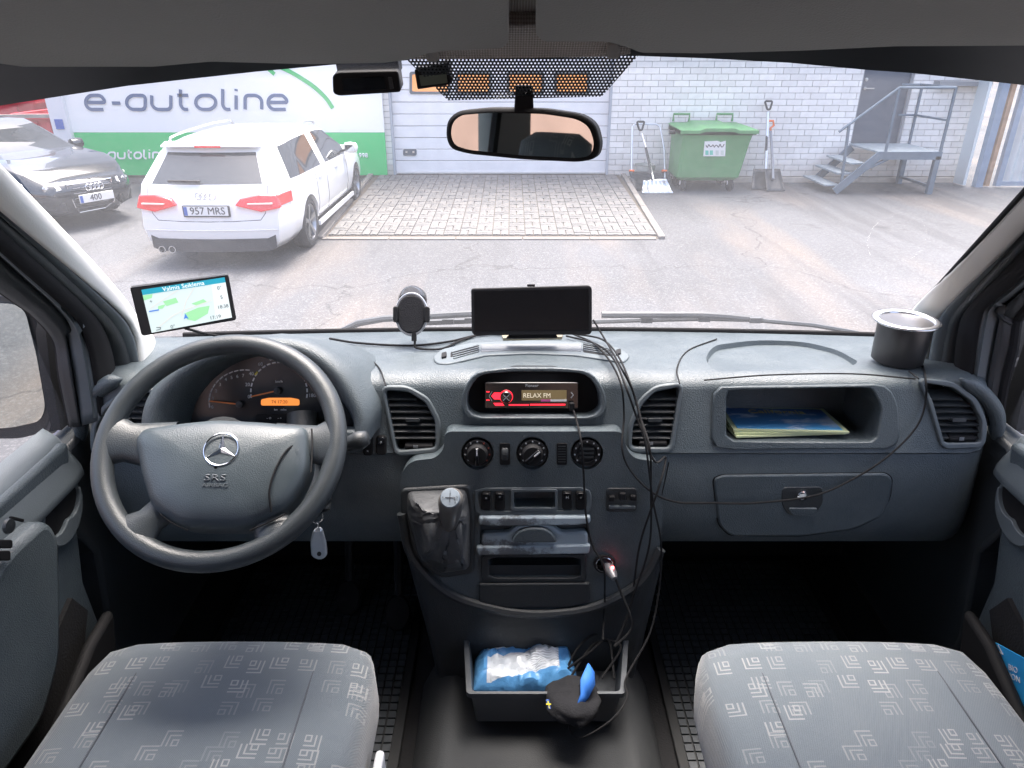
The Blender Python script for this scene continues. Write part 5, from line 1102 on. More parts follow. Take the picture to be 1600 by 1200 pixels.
# ---- doors, both sides ----
XL = XC - HW
def yz(pts, x0, x1): return MB().prism([V((x0, p[0], p[1])) for p in pts], (x1 - x0, 0, 0))
for sd_ in (0, 1):
    fx_ = (lambda mb: mb) if sd_ == 0 else mirx
    dr = empty('door', ((XL, XC + HW)[sd_], .6, .75), parent=van)
    def dp(mb, nm, m_, bev=0, par=dr, smooth=35): return fx_(mb).build(nm, m_, par, bev, 2, smooth)
    lower = dp(yz([(1.24, 1.44), (1.20, 1.30), (1.16, 1.15), (1.17, .95), (1.22, .76), (-.1, .76), (-.1, 1.44)], XL - .06, XL + .012), 'panel', GREY, .01)
    dp(MB().grid([[V((XL - .05, y_, 1.457)), V((XL - .015 - k, y_, 1.453)), V((XL - k, y_, 1.440)), V((XL + .030 - k, y_, 1.378)), V((XL + .032 - k, y_, 1.362)), V((XL + .012 - k, y_, 1.345))] for y_, k in ((1.262, .034), (1.255, .02), (1.24, .01), (1.2, .003), (1.0, 0), (.5, 0), (-.1, 0))]), 'sill', GREY2, smooth=60)
    ap = [(.95, 1.39), (1.06, 1.385), (1.075, 1.33), (1.03, 1.22), (.98, 1.12), (.90, 1.06), (.2, 1.06), (.2, 1.33), (.8, 1.345)]
    arm = dp(yz(rnd(ap, .03), XL + .005, XL + .065) if False else yz([(p.x, p.y) for p in rnd(ap, .03)], XL + .005, XL + .06), 'armrest', GREY, .016)
    hp_ = U((95, 800), PX(XL + .014)); er_ = [(hp_.y + .058 * math.cos(t * .1963) - .02 * math.sin(t * .1963), hp_.z + .052 * math.sin(t * .1963) + .03 * math.cos(t * .1963)) for t in range(32)]
    dp(yz(er_, XL + .011, XL + .0155), 'handle_recess', BLK)
    dp(MB().tube([V((XL + .016, p[0], p[1])) for p in er_], .004, 8, True), 'handle_ring', GREY2, smooth=180)
    cr_ = [er_[k % 32] for k in range(14, 32)]; ci_ = [(hp_.y + (p[0] - hp_.y) * (.45 + .5 * abs(i / 17 - .5) * 2), hp_.z + (p[1] - hp_.z) * (.30 + .62 * abs(i / 17 - .5) * 2)) for i, p in enumerate(cr_)]
    dp(yz(cr_ + ci_[::-1], XL + .014, XL + .024), 'door_handle', GREY2, .004)
    pk_ = [(1.13, 1.10), (1.10, 1.16), (.55, .93), (.2, .90), (.2, .78), (.75, .78), (1.0, .92)]
    dp(yz(pk_, XL + .01, XL + .022), 'pocket_back', CARPET); dp(yz([(1.12, 1.05), (1.135, 1.10), (1.05, 1.09), (.6, .89), (.2, .86), (.2, .77), (.9, .77), (1.08, .9)], XL + .05, XL + .075), 'door_pocket', BLK, .01)
    if sd_ == 0:
        for (q0, q1, q2, q3) in ((0, 843, 15, 857), (0, 860, 12, 876)): panel('window_switch', BLK, arm, rect(q0 - 6, q1, q2, q3), PX(XL + .061), 0, .006, 4, .002)
        MB().lathe([(.013, 0), (.012, .005), (0, .006)], U((12, 822), PX(XL + .061)), (1, 0, 0), 20).build('mirror_switch', DGREY, arm); panel('lock_switch', BLK, arm, [(14, 806), (35, 811), (34, 816), (13, 811)], PX(XL + .061), 0, .004, 2, .001)
    dp(MB().add([V((XL - .02, y_, z_)) for y_, z_ in ((1.30, 1.45), (1.27, 1.66), (1.2, 1.78), (.85, 2.12), (-.1, 2.12), (-.1, 1.45))], [(0, 1, 2, 3, 4, 5)]), 'window_pane', SGL)
    dp(yz([(.85, 2.11), (.85, 2.30), (-.1, 2.30), (-.1, 2.11)], XL - .05, XL - .005), 'top_frame', GREY2); dp(yz([(1.30, 1.80), (1.30, 1.72), (.85, 2.11), (.85, 2.25)], XL - .055, XL - .012), 'top_frame', DGREY)
    dp(yz([(1.285, 1.44), (1.34, 1.44), (1.34, 1.66), (1.325, 1.64), (1.30, 1.55)], XL - .05, XL - .03), 'mirror_triangle', BLK)
    fx_(yz([(1.17, 1.30), (1.24, 1.16), (1.20, .95), (1.23, .72), (1.78, .72), (1.78, 1.46), (1.25, 1.42)], XL - .06, XL + .0)).build('kick_panel', DGREY, van, .01)
    # wing mirror
    wm = fx_(MB().prism([U(p, PY(1.43)) + V((0, .02, 0)) for p in rnd([(-60, 462), (20, 466), (42, 480), (62, 560), (76, 650), (66, 682), (20, 694), (-60, 694)], 14)], (0, .14, 0))).build('wing_mirror', BLKP, van, .03, 4)
    fx_(MB().prism([U(p, PY(1.43)) + V((0, .012, 0)) for p in rnd([(-54, 474), (18, 478), (34, 490), (52, 560), (66, 640), (58, 662), (14, 672), (-54, 676)], 12)], (0, .02, 0))).build('mirror_glass', MATS['interior_mirror'], wm)
    fx_(MB().tube([U((72, 570), PY(1.46)), U((100, 580), PY(1.50)), U((118, 585), PY(1.55))], .022, 10)).build('mirror_arm', BLKP, wm); fx_(MB().tube([U((66, 660), PY(1.46)), U((96, 655), PY(1.50)), U((118, 640), PY(1.55))], .03, 10)).build('mirror_arm', BLKP, wm)
    # body sides behind the doors
    for z0, z1, y0, y1, nm, m_ in ((.70, 1.42, -3.2, -.12, 'side_wall', GREY2), (2.15, 2.36, -3.2, -.12, 'side_wall', GREY2), (1.42, 2.15, -.32, -.10, 'pillar', GREY2), (1.42, 2.15, -1.75, -1.62, 'pillar', GREY2), (1.42, 2.15, -3.2, -3.05, 'pillar', GREY2)):
        fx_(MB().box((XL - .03, (y0 + y1) / 2, (z0 + z1) / 2), (.07, y1 - y0, z1 - z0 - .004))).build(nm, m_, van)
    for y0, y1 in ((-1.62, -.32), (-3.05, -1.75)): fx_(MB().add([V((XL - .03, y_, z_)) for y_, z_ in ((y0, 1.41), (y1, 1.41), (y1, 2.16), (y0, 2.16))], [(0, 1, 2, 3)])).build('window_pane', SGL, van)
    fx_(MB().tube([V((XL + .03, -.1, 2.1)), V((XL + .06, .05, 1.6)), V((XL + .12, .2, 1.1))], .018, 6)).build('seat_belt', BLK, van)
    for y_ in (1.75, -2.1): 
        tw = fx_(MB().lathe([(.17, -.08), (.30, -.1), (.34, -.07), (.345, 0), (.34, .07), (.30, .1), (.17, .08)], (XL - .02 + .1, y_, .345), (1, 0, 0), 32)).build('road_wheel', TYRE, van)
        fx_(MB().lathe([(.17, -.06), (.05, -.05), (0, -.05)], (XL - .02 + .1, y_, .345), (1, 0, 0), 24)).build('hub', RIMM, tw)
    fx_(yz([(2.3, .55), (2.3, 1.10), (1.78, 1.40), (1.2, 1.39), (-.12, 1.39), (-3.2, 1.39), (-3.2, .5), (-2.6, .5), (-2.5, .7), (-1.75, .7), (-1.65, .5), (1.25, .5), (1.35, .7), (2.1, .75)], XL - .10, XL - .065)).build('body_side', mat('van_paint', (.07, .075, .11), .3, coat=.5), van)
MB().grid([[V((XC + t * .95, y_, z_ - .03 * t * t)) for t in (-1, -.6, 0, .6, 1)] for y_, z_ in ((1.80, 1.44), (2.1, 1.28), (2.36, 1.05), (2.42, .6))]).build('bonnet', MATS['van_paint'], van, smooth=60)
for z0, z1, x0, x1 in ((.7, 1.42, -1, 1), (2.15, 2.36, -1, 1), (1.42, 2.15, -1, -.82), (1.42, 2.15, -.08, .08), (1.42, 2.15, .82, 1)): MB().box((XC + (x0 + x1) / 2 * .95, -3.24, (z0 + z1) / 2), ((x1 - x0) * .95, .07, z1 - z0 - .004)).build('rear_door_panel', GREY2, van)
for x0, x1 in ((-.82, -.08), (.08, .82)): MB().add([V((XC + x_ * .95, -3.24, z_)) for x_, z_ in ((x0, 1.41), (x1, 1.41), (x1, 2.16), (x0, 2.16))], [(0, 1, 2, 3)]).build('window_pane', SGL, van)
# ---- wipers, scuttle ----
PWo = off(PW, -.035); WIP = mat('wiper_black', (.05, .055, .06), .55)
MB().tube(catmull([WS(u_ / 10, .012) + V((0, -.012, .004)) for u_ in range(-9, 10)], 3), .007, 8).build('windscreen_rubber', RUB, van)
for arm_, bl in (([(520, 524), (560, 505), (600, 498), (740, 490)], [(625, 506), (700, 502), (735, 500), (800, 499)]), ([(940, 492), (1095, 492), (1130, 494), (1190, 500)], [(925, 503), (1010, 500), (1100, 498), (1180, 500), (1270, 508), (1340, 520)])):
    wi = MB().tube([U(p, PWo) for p in arm_], .009, 8).build('wiper', WIP, van)
    MB().bar(U(bl[0], PWo), U(bl[-1], PWo), .008, .012).build('blade', WIP, wi) if len(bl) < 5 else MB().tube([U(p, PWo) for p in bl], .006, 6).build('blade', WIP, wi)
    for k in range(3): p = bl[min(k + 1, len(bl) - 1)]; MB().box(U(p, off(PWo, .006)), (.03, .012, .014)).build('claw', WIP, wi)
MB().grid([[V((XC + t * .96, y_ - .05 * t * t, z_)) for t in (-1, -.5, 0, .5, 1)] for y_, z_ in ((1.745, 1.472), (1.80, 1.455), (1.9, 1.42))]).build('scuttle', BLKP, van)
# ================= LOOSE THINGS IN THE CAB =================
def topz(y_): return 1.532 + (1.48 - y_) * .14
# satellite navigator
gc = C0 + ray(287, 477) * 1.42; gn = (C0 - gc + V((.15, 0, .0))).normalized(); PG = (gc, gn)
Q = [(203, 448), (357, 428), (370, 500), (222, 525)]
def gq(u, v): # u right, v down inside the device face
    a_ = V(Q[0]) * (1 - u) + V(Q[1]) * u; b_ = V(Q[3]) * (1 - u) + V(Q[2]) * u; r_ = a_ * (1 - v) + b_ * v; return (r_.x, r_.y)
nav = empty('satellite_navigator', (gc.x, gc.y, U((296, 525), PG).z), 'black satellite navigator with lit map screen above the steering wheel', 'navigator')
panel('case', BLK, nav, Q, PG, -.018, 0, 5, .002)
panel('top_edge', mat('silver_edge', (.6, .6, .6), .3, .6), nav, [gq(.01, -.012), gq(.99, -.012), gq(.99, .02), gq(.01, .02)], PG, -.014, .0004)
SCR = [gq(.105, .09), gq(.955, .06), gq(.955, .93), gq(.105, .97)]
def uvp(u, v): return gq(.105 + .85 * u, .09 - .03 * u + (.88 - .01 * u) * v)
def uvpoly(nm, pts, m, d): return panel(nm, m, nav, [uvp(*p) for p in pts], PG, 0, d)
def glow(nm, c, s=.19): return mat(nm, tuple(x_ * .3 for x_ in c), .3, emit=c, es=s)
uvpoly('map_screen', [(0, 0), (1, 0), (1, 1), (0, 1)], glow('map_bg', (.72, .84, .84)), .0006)
uvpoly('title_bar', [(0, 0), (1, 0), (1, .125), (0, .125)], glow('nav_teal', (.03, .38, .52)), .0010)
for pts in ([(0, .135), (.12, .135), (.10, .22), (0, .25)], [(.22, .34), (.38, .30), (.40, .42), (.25, .46)], [(.15, .43), (.25, .41), (.2, .5), (.14, .5)], [(.44, .70), (.62, .62), (.76, .62), (.72, .80), (.55, .92), (.46, .85)], [(.55, .50), (.70, .44), (.74, .52), (.60, .56)]): uvpoly('green_area', pts, glow('map_green', (.38, .80, .42)), .0009)
uvpoly('data_column', [(.83, .13), (1, .13), (1, 1), (.80, 1)], glow('map_pale', (.82, .90, .90)), .0011)
for pts in ([(.05, .45), (.25, .28), (.43, .13)], [(.4, .75), (.5, .4), (.62, .14)], [(.1, .9), (.3, .7), (.45, .62), (.8, .5)]): MB().ribbon([U(uvp(*p), PG) + gn * .0011 for p in pts], .0013, gn, .0004).build('road_line', glow('map_road', (.80, .74, .70)), nav)
gr_, gu_ = (U(uvp(1, .5), PG) - U(uvp(0, .5), PG)).normalized(), (U(uvp(.5, 0), PG) - U(uvp(.5, 1), PG)).normalized()
def ntext(t_, u, v, h_, m, al='CENTER'): text('screen_text', t_, U(uvp(u, v), PG) + gn * .0014, gr_, gu_, h_, m, nav, .0003, al)
NW = glow('nav_white', (1, 1, 1), .24); ND = mat('nav_dark', (.03, .05, .07), .5)
ntext('Valmis Seiklema', .5, .065, .0085, NW)
for t_, u, v in (('0°', .915, .24), ('S', .92, .47), ('18:38', .915, .70), ('17:19', .80, .92), ('0°', .27, .955), ('+', .08, .30)): ntext(t_, u, v, .007, ND)
uvpoly('position_arrow', [(.42, .83), (.45, .70), (.48, .84), (.45, .81)], glow('nav_blue', (.08, .25, .75)), .0014); uvpoly('scale_bar', [(.03, .50), (.15, .50), (.15, .53), (.03, .53)], MATS['nav_blue'], .0014)
MB().ribbon([U(uvp(*p), PG) + gn * .0014 for p in ((.06, .96), (.11, .96), (.12, .92), (.07, .90))], .0012, gn, .0004).build('back_arrow', ND, nav)
MB().tube([gc - gn * .015, gc - gn * .05 + V((0, .02, -.01)), gc - gn * .10 + V((0, .05, -.02))], .014, 10).build('mount', BLK, nav)
pxcable([(290, 513, (gc - gn * .012, gn)), (315, 520, PY(1.44)), (335, 524, PY(1.47)), (380, 534, PY(1.5))], .003, RUB, 'nav_lead', nav)
# phone holder
ph = empty('phone_holder', (U((645, 540), PT).x, U((645, 540), PT).y, 1.52), 'small black oval phone holder on suction cup left of the monitor', 'phone holder')
pp = PY(1.53); pn = plane(U((643, 490), pp), (0, -.92, .38))
panel('cradle', mat('cradle_mesh', (.02, .02, .022), .5, bump=.8, bscale=600, spec=.15), ph, [(643 + 23 * math.copysign(abs(math.cos(t)) ** .8, math.cos(t)), 491 + 31 * math.copysign(abs(math.sin(t)) ** .8, math.sin(t))) for t in [k * math.pi / 20 for k in range(40)]], pn, -.018, .004, 0, .005)
MB().tube([U((643 + 24 * math.cos(k * math.pi / 20), 491 + 32 * math.sin(k * math.pi / 20)), pn) for k in range(40)], .0035, 6, True).build('silver_rim', mat('dull_silver', (.45, .46, .48), .3, .7), ph)
for p in (619, 667): panel('clamp_arm', BLK, ph, rect(p - 4, 479, p + 4, 504), pn, -.012, .010, 4, .003)
sc_c = U((644, 466), PY(1.58)); MB().lathe([(.032, -.02), (.034, -.005), (.028, .010), (.020, .018)], sc_c, (0, -.5, .5), 24).build('suction_cup', GLOSS, ph)
MB().tube([U((644, 470), PY(1.585)), U((644, 485), pn) - pn[1] * .015], .011, 10).build('neck', BLK, ph)
MB().tube([U((647, 519), pn), U((647, 533), pn)], .006, 8).build('plug', BLK, ph)
# monitor
PMo = plane(U((830, 485), PY(1.50)), (0, -.96, .26))
mo = empty('monitor', (PMo[0].x, 1.50, 1.53), 'wide black monitor standing on the dashboard top', 'monitor')
panel('housing', BLK, mo, [(736, 451), (921, 446), (925, 450), (925, 519), (921, 523), (741, 524), (737, 519)], PMo, -.022, 0, 4, .002)
panel('screen', GLOSS, mo, [(741, 455), (920, 451), (920, 515), (742, 517)], PMo, -.001, .0012)
panel('stand', BLK, mo, [(800, 518), (866, 518), (872, 528), (790, 529)], plane(U((830, 525), PY(1.50)), (0, -.9, .4)), -.03, .006, 3, .003)
panel('base_plate', mat('brass_plate', (.3, .26, .18), .4, .6), mo, [(784, 526), (880, 524), (878, 530), (786, 532)], PT, 0, .006, 1)
panel('power_button', BLK, mo, rect(824, 444.5, 836, 448), PMo, -.016, -.008)
# cup holder
cu_c = U((1400, 566), PT); cu_c = V((cu_c.x, cu_c.y, topz(cu_c.y) + .004))
ch = MB().lathe([(.046, 0), (.051, .004), (.0535, .085), (.0535, .09)], cu_c, (0, 0, 1), 40).build('cup_holder', mat('anodised', (.11, .105, .105), .35, .7), None, smooth=60, label='round metal cup holder with bright rim on the right dash corner', cat='cup holder')
MB().lathe([(.0545, .086), (.064, .089), (.066, .092), (.064, .095), (.056, .096), (.0515, .092), (.0515, .080)], cu_c, (0, 0, 1), 40, cap=False).build('rim', mat('polished_rim', (.78, .78, .80), .22, .9), ch, smooth=180)
MB().lathe([(.0510, .09), (.0480, .012), (0, .011)], cu_c, (0, 0, 1), 40, cap=False).build('inside', BLK, ch, smooth=60)
pxcable([(1440, 565, PT), (1446, 590, off(PF, .006)), (1446, 630, off(PF, .008)), (1430, 670, off(PF, .012)), (1385, 715, off(PL, .016)), (1330, 750, off(PL, .016)), (1270, 775, off(PL, .020)), (1180, 786, off(PL, .016)), (1110, 786, off(PL, .014)), (1060, 785, off(PL, .02)), (1020, 770, off(PC, .014)), (985, 735, off(PC, .016)), (972, 700, off(PC, .02)), (975, 650, off(PF, .03)), (970, 600, off(PF, .03)), (950, 560, off(PT, .02)), (925, 535, off(PT, .01)), (895, 522, off(PT, .008))], .0021, RUB, 'power_lead', label='thin black cable running from the cup holder across the glovebox', cat='cable', group='loose cables')
def cable(pts, label, r=.0022): pxcable(pts, r, RUB, 'power_lead', label=label, cat='cable', group='loose cables')
cable([(900, 522, off(PT, .006)), (940, 530, off(PT, .012)), (965, 555, off(PT, .02)), (985, 600, off(PF, .035)), (1000, 650, off(PF, .03)), (1015, 700, off(PC, .03)), (1017, 760, off(PC, .02)), (1015, 850, off(PC, .02)), (990, 930, off(PC, .02)), (975, 975, PY(1.15)), (960, 1010, PY(1.12))], 'black cable hanging straight down past the right centre vent')
cable([(927, 500, PY(1.50)), (945, 530, PY(1.45)), (968, 570, off(PF, .045)), (992, 620, off(PF, .04)), (1008, 690, off(PC, .035)), (1020, 780, off(PC, .03)), (1033, 850, off(PC, .02)), (1030, 920, PY(1.17)), (1015, 990, PY(1.13)), (978, 1060, PY(1.06)), (980, 1090, PY(1.02)), (955, 1125, PY(.98)), (910, 1152, PY(.97)), (890, 1140, PY(.98)), (893, 1110, PY(1.0)), (905, 1070, PY(1.04))], 'long black cable looping over the front edge of the grey box')
cable([(885, 525, off(PT, .006)), (930, 537, off(PT, .012)), (958, 560, off(PT, .02)), (978, 605, off(PF, .04)), (996, 655, off(PF, .035)), (1022, 720, off(PC, .02)), (1040, 715, off(PL, .02)), (1030, 760, off(PC, .02)), (1000, 850, off(PC, .02)), (985, 950, PY(1.17)), (965, 1000, PY(1.13))], 'black cable crossing diagonally over the console edge')
cable([(648, 533, pn), (652, 544, off(PT, .006)), (690, 545, off(PT, .004)), (720, 532, off(PT, .004)), (755, 522, off(PT, .004)), (790, 522, off(PT, .004))], 'short black cable from the phone holder to the monitor', .0028)
cable([(515, 529, off(PT, .004)), (560, 536, off(PT, .004)), (640, 540, off(PT, .003)), (700, 534, off(PT, .004)), (745, 524, off(PT, .004)), (790, 520, off(PT, .004))], 'black cable lying along the dash top behind the phone holder', .0028)
cable([(894, 638, off(PF, -.02)), (899, 650, off(PF, .012)), (908, 690, off(PC, .02)), (912, 740, off(PC, .016)), (915, 800, off(PC, .018)), (925, 850, off(PC, .02)), (943, 885, off(PC, .03)), (945, 930, off(PC, .02)), (944, 960, PY(1.18)), (942, 1000, PY(1.12))], 'thin grey cable plugged into the radio')
panel('plug', BLK, bpy.data.objects['radio'], rect(889, 628, 897, 641), off(PF, -.02), 0, .012, 2, .002)
# charger with red light
cc = U((951, 886), off(PC, .004)); ca = (U((960, 904), off(PC, .035)) - cc).normalized()
cg = MB().lathe([(.012, -.03), (.012, .01), (.010, .024), (.006, .034)], cc, ca, 18).build('usb_charger', mat('charger_grey', (.16, .16, .17), .35, .3), None, label='small charger with glowing red light in the console socket', cat='charger')
ld_ = U((957, 887), off(PC, .020)); MB().lathe([(.0036, 0), (.003, .002), (0, .003)], ld_, (0, -1, .3), 12).build('indicator', mat('led_red', (.6, .02, .02), .3, emit=(1, .05, .05), es=8), cg)
cable([(962, 905, off(PC, .035)), (972, 930, off(PC, .04)), (984, 960, PY(1.13)), (985, 985, PY(1.12)), (960, 1010, PY(1.10))], 'grey charger cable dropping into the open box', .0026)
# magazines in the tray
mg = NB('magazine_cover'); g = mg.obj(); x = mg.xyz(g); cv_ = mg.noise(mg.obj((1, 2.2, 1)), 14, 5, .6)
base = mg.mix(mg.ramp(x[1], -.06, .05), (.10, .38, .70), (.02, .10, .34)); base = mg.mix(mg.ramp(cv_, .52, .66, 0, .8), base, (.75, .80, .85)); mg.color(base); mg.rough(.3)
za = U((1200, 678), PF).z
tz = za - .004
a_, b_ = U((1150, 687), PZ(tz + .006)), U((1335, 675), PZ(tz + .006))
for k in range(3):
    OT = U((1236, 687), PF); bk_d = -PF[1]; c_ = OT + V((.004 * k, .088, -.009 + k * .0045)); rt_ = Matrix.Rotation(-.14, 3, 'X') @ Matrix.Rotation(R(5 - 4 * k), 3, 'Z')
    o_ = MB().box((0, 0, 0), (.235, .145, .0035)); o_.v = [c_ + rt_ @ p for p in o_.v]
    o_ = o_.build('magazine', mat('page_edge', (.55, .60, .35), .6), None, label=('topmost blue sky magazine in the dash tray', 'middle magazine of the stack in the dash tray', 'lowest magazine of the stack in the dash tray')[2 - k], cat='magazine', group='magazines in the dash tray')
    cvr = MB().box((0, 0, 0), (.215, .128, .0012)); cvr.v = [c_ + V((0, 0, .0022)) + rt_ @ p for p in cvr.v]; cvr.build('cover', mg.m, o_)
    if k == 2: text('title', 'California', c_ + V((0, .03, .0030)), rt_ @ V((1, 0, 0)), rt_ @ V((0, 1, 0)), .022, mat('title_gold', (.55, .45, .12), .5), o_, .0004)
# dash camera and small display by the mirror
dcn = plane(U((573, 130), PY(1.06)), (0, -.95, -.2))
dc = empty('dash_camera', (dcn[0].x, 1.06, 2.05), 'black dash camera hanging left of the interior mirror', 'camera')
panel('body', BLK, dc, [(520, 118), (527, 112), (622, 110), (627, 143), (530, 149), (521, 145)], dcn, -.03, .004, 5, .004); panel('mount', BLK, dc, [(523, 94), (622, 94), (625, 116), (528, 118)], off(dcn, -.012), -.03, 0, 3, .003)
panel('screen', GLOSS, dc, [(535, 121), (600, 118), (604, 138), (538, 141)], dcn, .003, .005); panel('button_strip', DGREY, dc, [(607, 119), (613, 119), (616, 137), (610, 138)], dcn, .003, .006, 1)
tg = empty('toll_tag', (U((676, 118), PY(1.05)).x, 1.05, 2.08), 'small black box with grey display stuck at the dotted shade band', 'display')
panel('body', BLK, tg, [(648, 108), (700, 97), (706, 131), (653, 139)], plane(U((676, 118), PY(1.05)), (-.1, -.95, -.2)), -.02, .004, 3, .004); panel('screen', mat('lcd_green', (.10, .12, .09), .3), tg, [(656, 117), (698, 112), (700, 128), (659, 133)], plane(U((676, 118), PY(1.05)), (-.1, -.95, -.2)), .003, .005)
# keys
ky = empty('car_key', (U((498, 870), PY(1.06)).x, 1.06, U((498, 870), PY(1.06)).z), 'ignition key with clear tag hanging below the steering wheel', 'keys')
pk2 = PY(1.06); MB().tube([U((494 + 11 * math.cos(t * .3927), 806 + 11 * math.sin(t * .3927)), pk2) for t in range(16)], .0012, 6, True).build('ring', CHROME, ky)
panel('key_head', BLK, ky, [(488, 798), (505, 788), (510, 796), (494, 806)], pk2, -.005, .004, 3, .002); MB().bar(U((505, 790), pk2), U((515, 782), PY(1.10)), .008, .004).build('blade', CHROME, ky)
panel('fob', mat('clear_tag', (.42, .46, .50), .12, .5, coat=.5), ky, [(490, 826), (503, 824), (510, 850), (512, 868), (500, 874), (487, 868), (485, 845)], pk2, -.006, .006, 6, .004); MB().tube([U((497, 817), pk2), U((498, 828), pk2)], .0015, 6).build('link', CHROME, ky)
panel('fob_hole', BLK, ky, [(500 + 3.5 * math.cos(t * .6283), 862 + 3.5 * math.sin(t * .6283)) for t in range(10)], pk2, .005, .0068)
# grey box on the tunnel
BXZ = .97; bq = [U(p, PZ(BXZ)) for p in rnd([(723, 968), (984, 968), (977, 1084), (729, 1084)], 7)]; cB = sum(bq, V()) / len(bq)
def sc_ring(s_, z, add=0): return [V((cB.x + (p.x - cB.x) * s_ , cB.y + (p.y - cB.y) * s_, z)) for p in bq]
gx_ = MB().grid([sc_ring(.9, .878), sc_ring(.95, .955), sc_ring(1.0, .958), sc_ring(1.0, .97), sc_ring(.94, .970), sc_ring(.93, .965), sc_ring(.88, .886), sc_ring(.02, .884)], cv=True); gx_.f.append(tuple(range(len(bq) - 1, -1, -1)))
gbx = gx_.build('storage_box', mat('box_grey', (.055, .062, .07), .5, var=.1, bump=.15, bscale=300), None, smooth=40, label='open dark grey plastic box on the engine tunnel', cat='box')
for p in (820, 853, 886): MB().lathe([(.004, 0), (.003, .002), (0, .003)], U((p, 974), PY(cB.y + .095)), (0, -1, .2), 10).build('screw', CHROME, gbx)
# wet wipes pack
wpq = NB('wipes_foil'); g = wpq.obj(); x = wpq.xyz(g); nn_ = wpq.noise(g, 22, 4)
yv = wpq.math('ADD', x[1], wpq.math('MULTIPLY', x[0], -.22)); bandv = wpq.math('MULTIPLY', wpq.math('GREATER_THAN', yv, -.042), wpq.math('LESS_THAN', yv, .020)); endv = wpq.math('LESS_THAN', wpq.math('ABSOLUTE', wpq.math('ADD', x[0], .005)), .078)
upb = wpq.math('GREATER_THAN', yv, .034)
c = wpq.mix(wpq.math('MULTIPLY', wpq.math('MAXIMUM', bandv, upb), endv), (.10, .30, .58), (.60, .64, .68))
ln_ = wpq.math('MULTIPLY', wpq.math('MULTIPLY', wpq.math('LESS_THAN', wpq.math('SINE', wpq.math('MULTIPLY', yv, 1500)), -.2), wpq.math('MULTIPLY', wpq.math('GREATER_THAN', x[0], 0.0), bandv)), wpq.math('MULTIPLY', endv, wpq.ramp(nn_, .35, .45)))
c = wpq.mix(wpq.math('MULTIPLY', ln_, .6), c, (.12, .14, .18)); wpq.color(c); wpq.rough(.32); wpq.bump(wpq.noise(g, 45, 3), .35, .01)
wc = U((818, 1032), PZ(.94)); rows = []; ra = Matrix.Rotation(R(5), 3, 'Z')
for j in range(19):
    v_ = j / 18 * 2 - 1; row = []
    for i in range(31):
        u_ = i / 30 * 2 - 1; hgt = .026 * (max(0, 1 - abs(u_) ** 5) ** .5) * (max(0, 1 - abs(v_) ** 3) ** .6)
        p = V((u_ * .108 * (1 - .04 * v_), v_ * .062, hgt + .014 * (noise.noise(V((u_ * 3.1, v_ * 2.2, 1.7))) + .8 * noise.noise(V((u_ * 7, v_ * 6, 4))) + .35 * noise.noise(V((u_ * 15, v_ * 11, 9)))) + .012 * max(0, v_) * (u_ + .2)))
        row.append(wc + ra @ p + V((0, 0, -.012)))
    rows.append(row)
wb = MB().grid(rows); wb.grid([[V((p.x, p.y, wc.z - .04)) for p in r_] for r_ in (rows[0], rows[-1])]); 
for e_ in ([r_[0] for r_ in rows], [r_[-1] for r_ in rows], rows[0], rows[-1]): wb.grid([e_, [V((p.x, p.y, wc.z - .04)) for p in e_]])
wb.build('wipes_pack', wpq.m, None, smooth=50, merge=.0005, label='crumpled blue and white wipes pack lying in the grey box', cat='wipes')
# dark glasses case / cap with blue lining
def blob(c_, sx_, sy_, sz_, seed, amp=.15, rz_=0, n=20):
    rows = []; rm = Matrix.Rotation(rz_, 3, 'Z')
    for j in range(n + 1):
        th = math.pi * j / n; row = []
        for i in range(2 * n):
            a_ = math.pi * i / n; d = V((math.sin(th) * math.cos(a_), math.sin(th) * math.sin(a_), math.cos(th))); k = 1 + amp * noise.noise(d * 1.8 + V((seed, 0, 0))) + amp * .4 * noise.noise(d * 5 + V((0, seed, 0)))
            row.append(V(c_) + rm @ V((d.x * sx_ * k, d.y * sy_ * k, d.z * sz_ * k)))
        rows.append(row)
    return MB().grid(rows, cv=True)
pc_ = U((895, 1085), PZ(.97)); po_ = blob(pc_ + V((.0, -.005, -.012)), .058, .055, .028, 3, .16, .3).build('cloth_pouch', mat('navy_cloth', (.006, .0065, .009), .9, bump=.5, bscale=300), None, smooth=180, merge=.0005, label='black cloth pouch with blue lining over the box rim', cat='pouch')
bl_ = MB().grid([[U(p, PY(y_)) for p, y_ in r_] for r_ in ((((920, 1036), 1.06), ((929, 1050), 1.055)), (((908, 1062), 1.03), ((930, 1070), 1.03)), (((908, 1085), 1.01), ((920, 1090), 1.01)), (((898, 1110), .99), ((902, 1112), .99)))]).build('lining', mat('blue_lining', (.03, .16, .55), .7), po_); bl_.modifiers.new('s', 'SOLIDIFY').thickness = .004
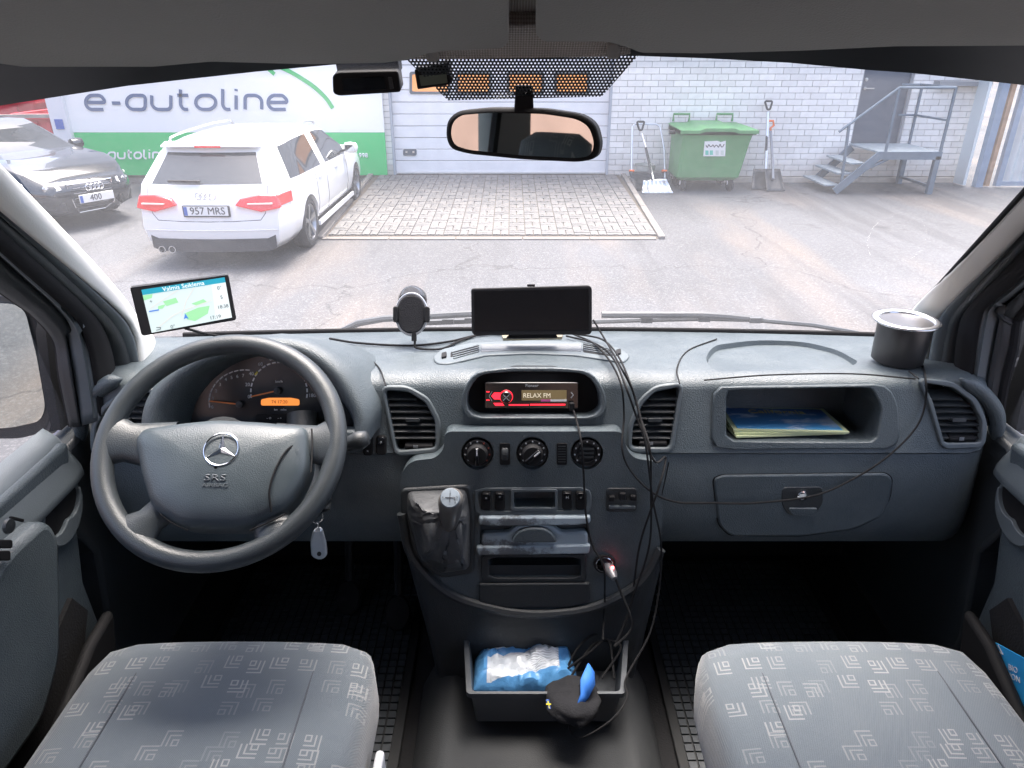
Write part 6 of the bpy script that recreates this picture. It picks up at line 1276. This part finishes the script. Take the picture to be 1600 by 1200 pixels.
bd = plane(pc_ + V((-.03, -.075, .0)), (0, -.7, .7)); panel('badge', mat('badge_blue', (.03, .08, .30), .5), po_, [(853, 1094), (858, 1093), (861, 1107), (857, 1108)], bd, -.01, .002); panel('badge_cross', mat('badge_yellow', (.7, .6, .05), .5), po_, [(855, 1095), (857, 1095), (859, 1107), (858, 1107)], bd, .001, .003); panel('badge_cross', MATS['badge_yellow'], po_, rect(853, 1099, 861, 1101), bd, .001, .003)
for k, (p0, p1, p2, p3) in enumerate((((885, 1045), (905, 1010), (935, 990), (985, 1000)), ((880, 1050), (920, 1020), (950, 1000), (960, 1060)), ((890, 1060), (930, 1005), (970, 1010), (940, 1060)))):
    cable([(*p0, PZ(.945)), (*p1, PZ(.975)), (*p2, PZ(.985)), (*p3, PZ(.955))], ('pale cable arching over the right end of the grey box', 'dark cable coiled in the right end of the grey box', 'loose cable loop beside the blue lining in the box')[k], .0026)
# rubber mats
def mat_floor(x0, x1, y0, y1, label):
    e_ = MB().box(((x0 + x1) / 2, (y0 + y1) / 2, .750), (x1 - x0, y1 - y0, .010)).build('rubber_mat', mat('mat_rubber', (.010, .011, .012), .7), None, .003, label=label, cat='floor mat', group='rubber floor mats')
    g_ = MB(); p_ = .0215; y_ = y0 + .03
    while y_ < y1 - .02:
        x_ = x0 + .03
        while x_ < x1 - .02: g_.box((x_, y_, .7565), (.017, .017, .006)); x_ += p_
        y_ += p_
    g_.build('raised_squares', mat('mat_square', (.034, .040, .046), .5), e_, kind='stuff'); return e_
mat_floor(.36, .88, .55, 1.72, 'black rubber mat with raised squares in the passenger footwell'); mat_floor(-.78, -.245, .55, 1.70, 'black rubber mat in the dark driver footwell')
# leaflet in the right door pocket
plf = PX(XC + HW - .045); lq = [(1556, 1004), (1640, 1050), (1640, 1140), (1545, 1052)]
lf = panel('leaflet', mat('leaflet_blue', (.03, .32, .68), .45), None, lq, plf, -.0015, .0015, label='blue leaflet with white lettering in the right door pocket', cat='leaflet')
ptext('lettering', 'SHOW', 1558, 1040, 11, plf, .002, WHITEP, lf, rot=72); ptext('lettering', 'BIO\nLION', 1585, 1052, 7, plf, .002, WHITEP, lf, rot=-25)
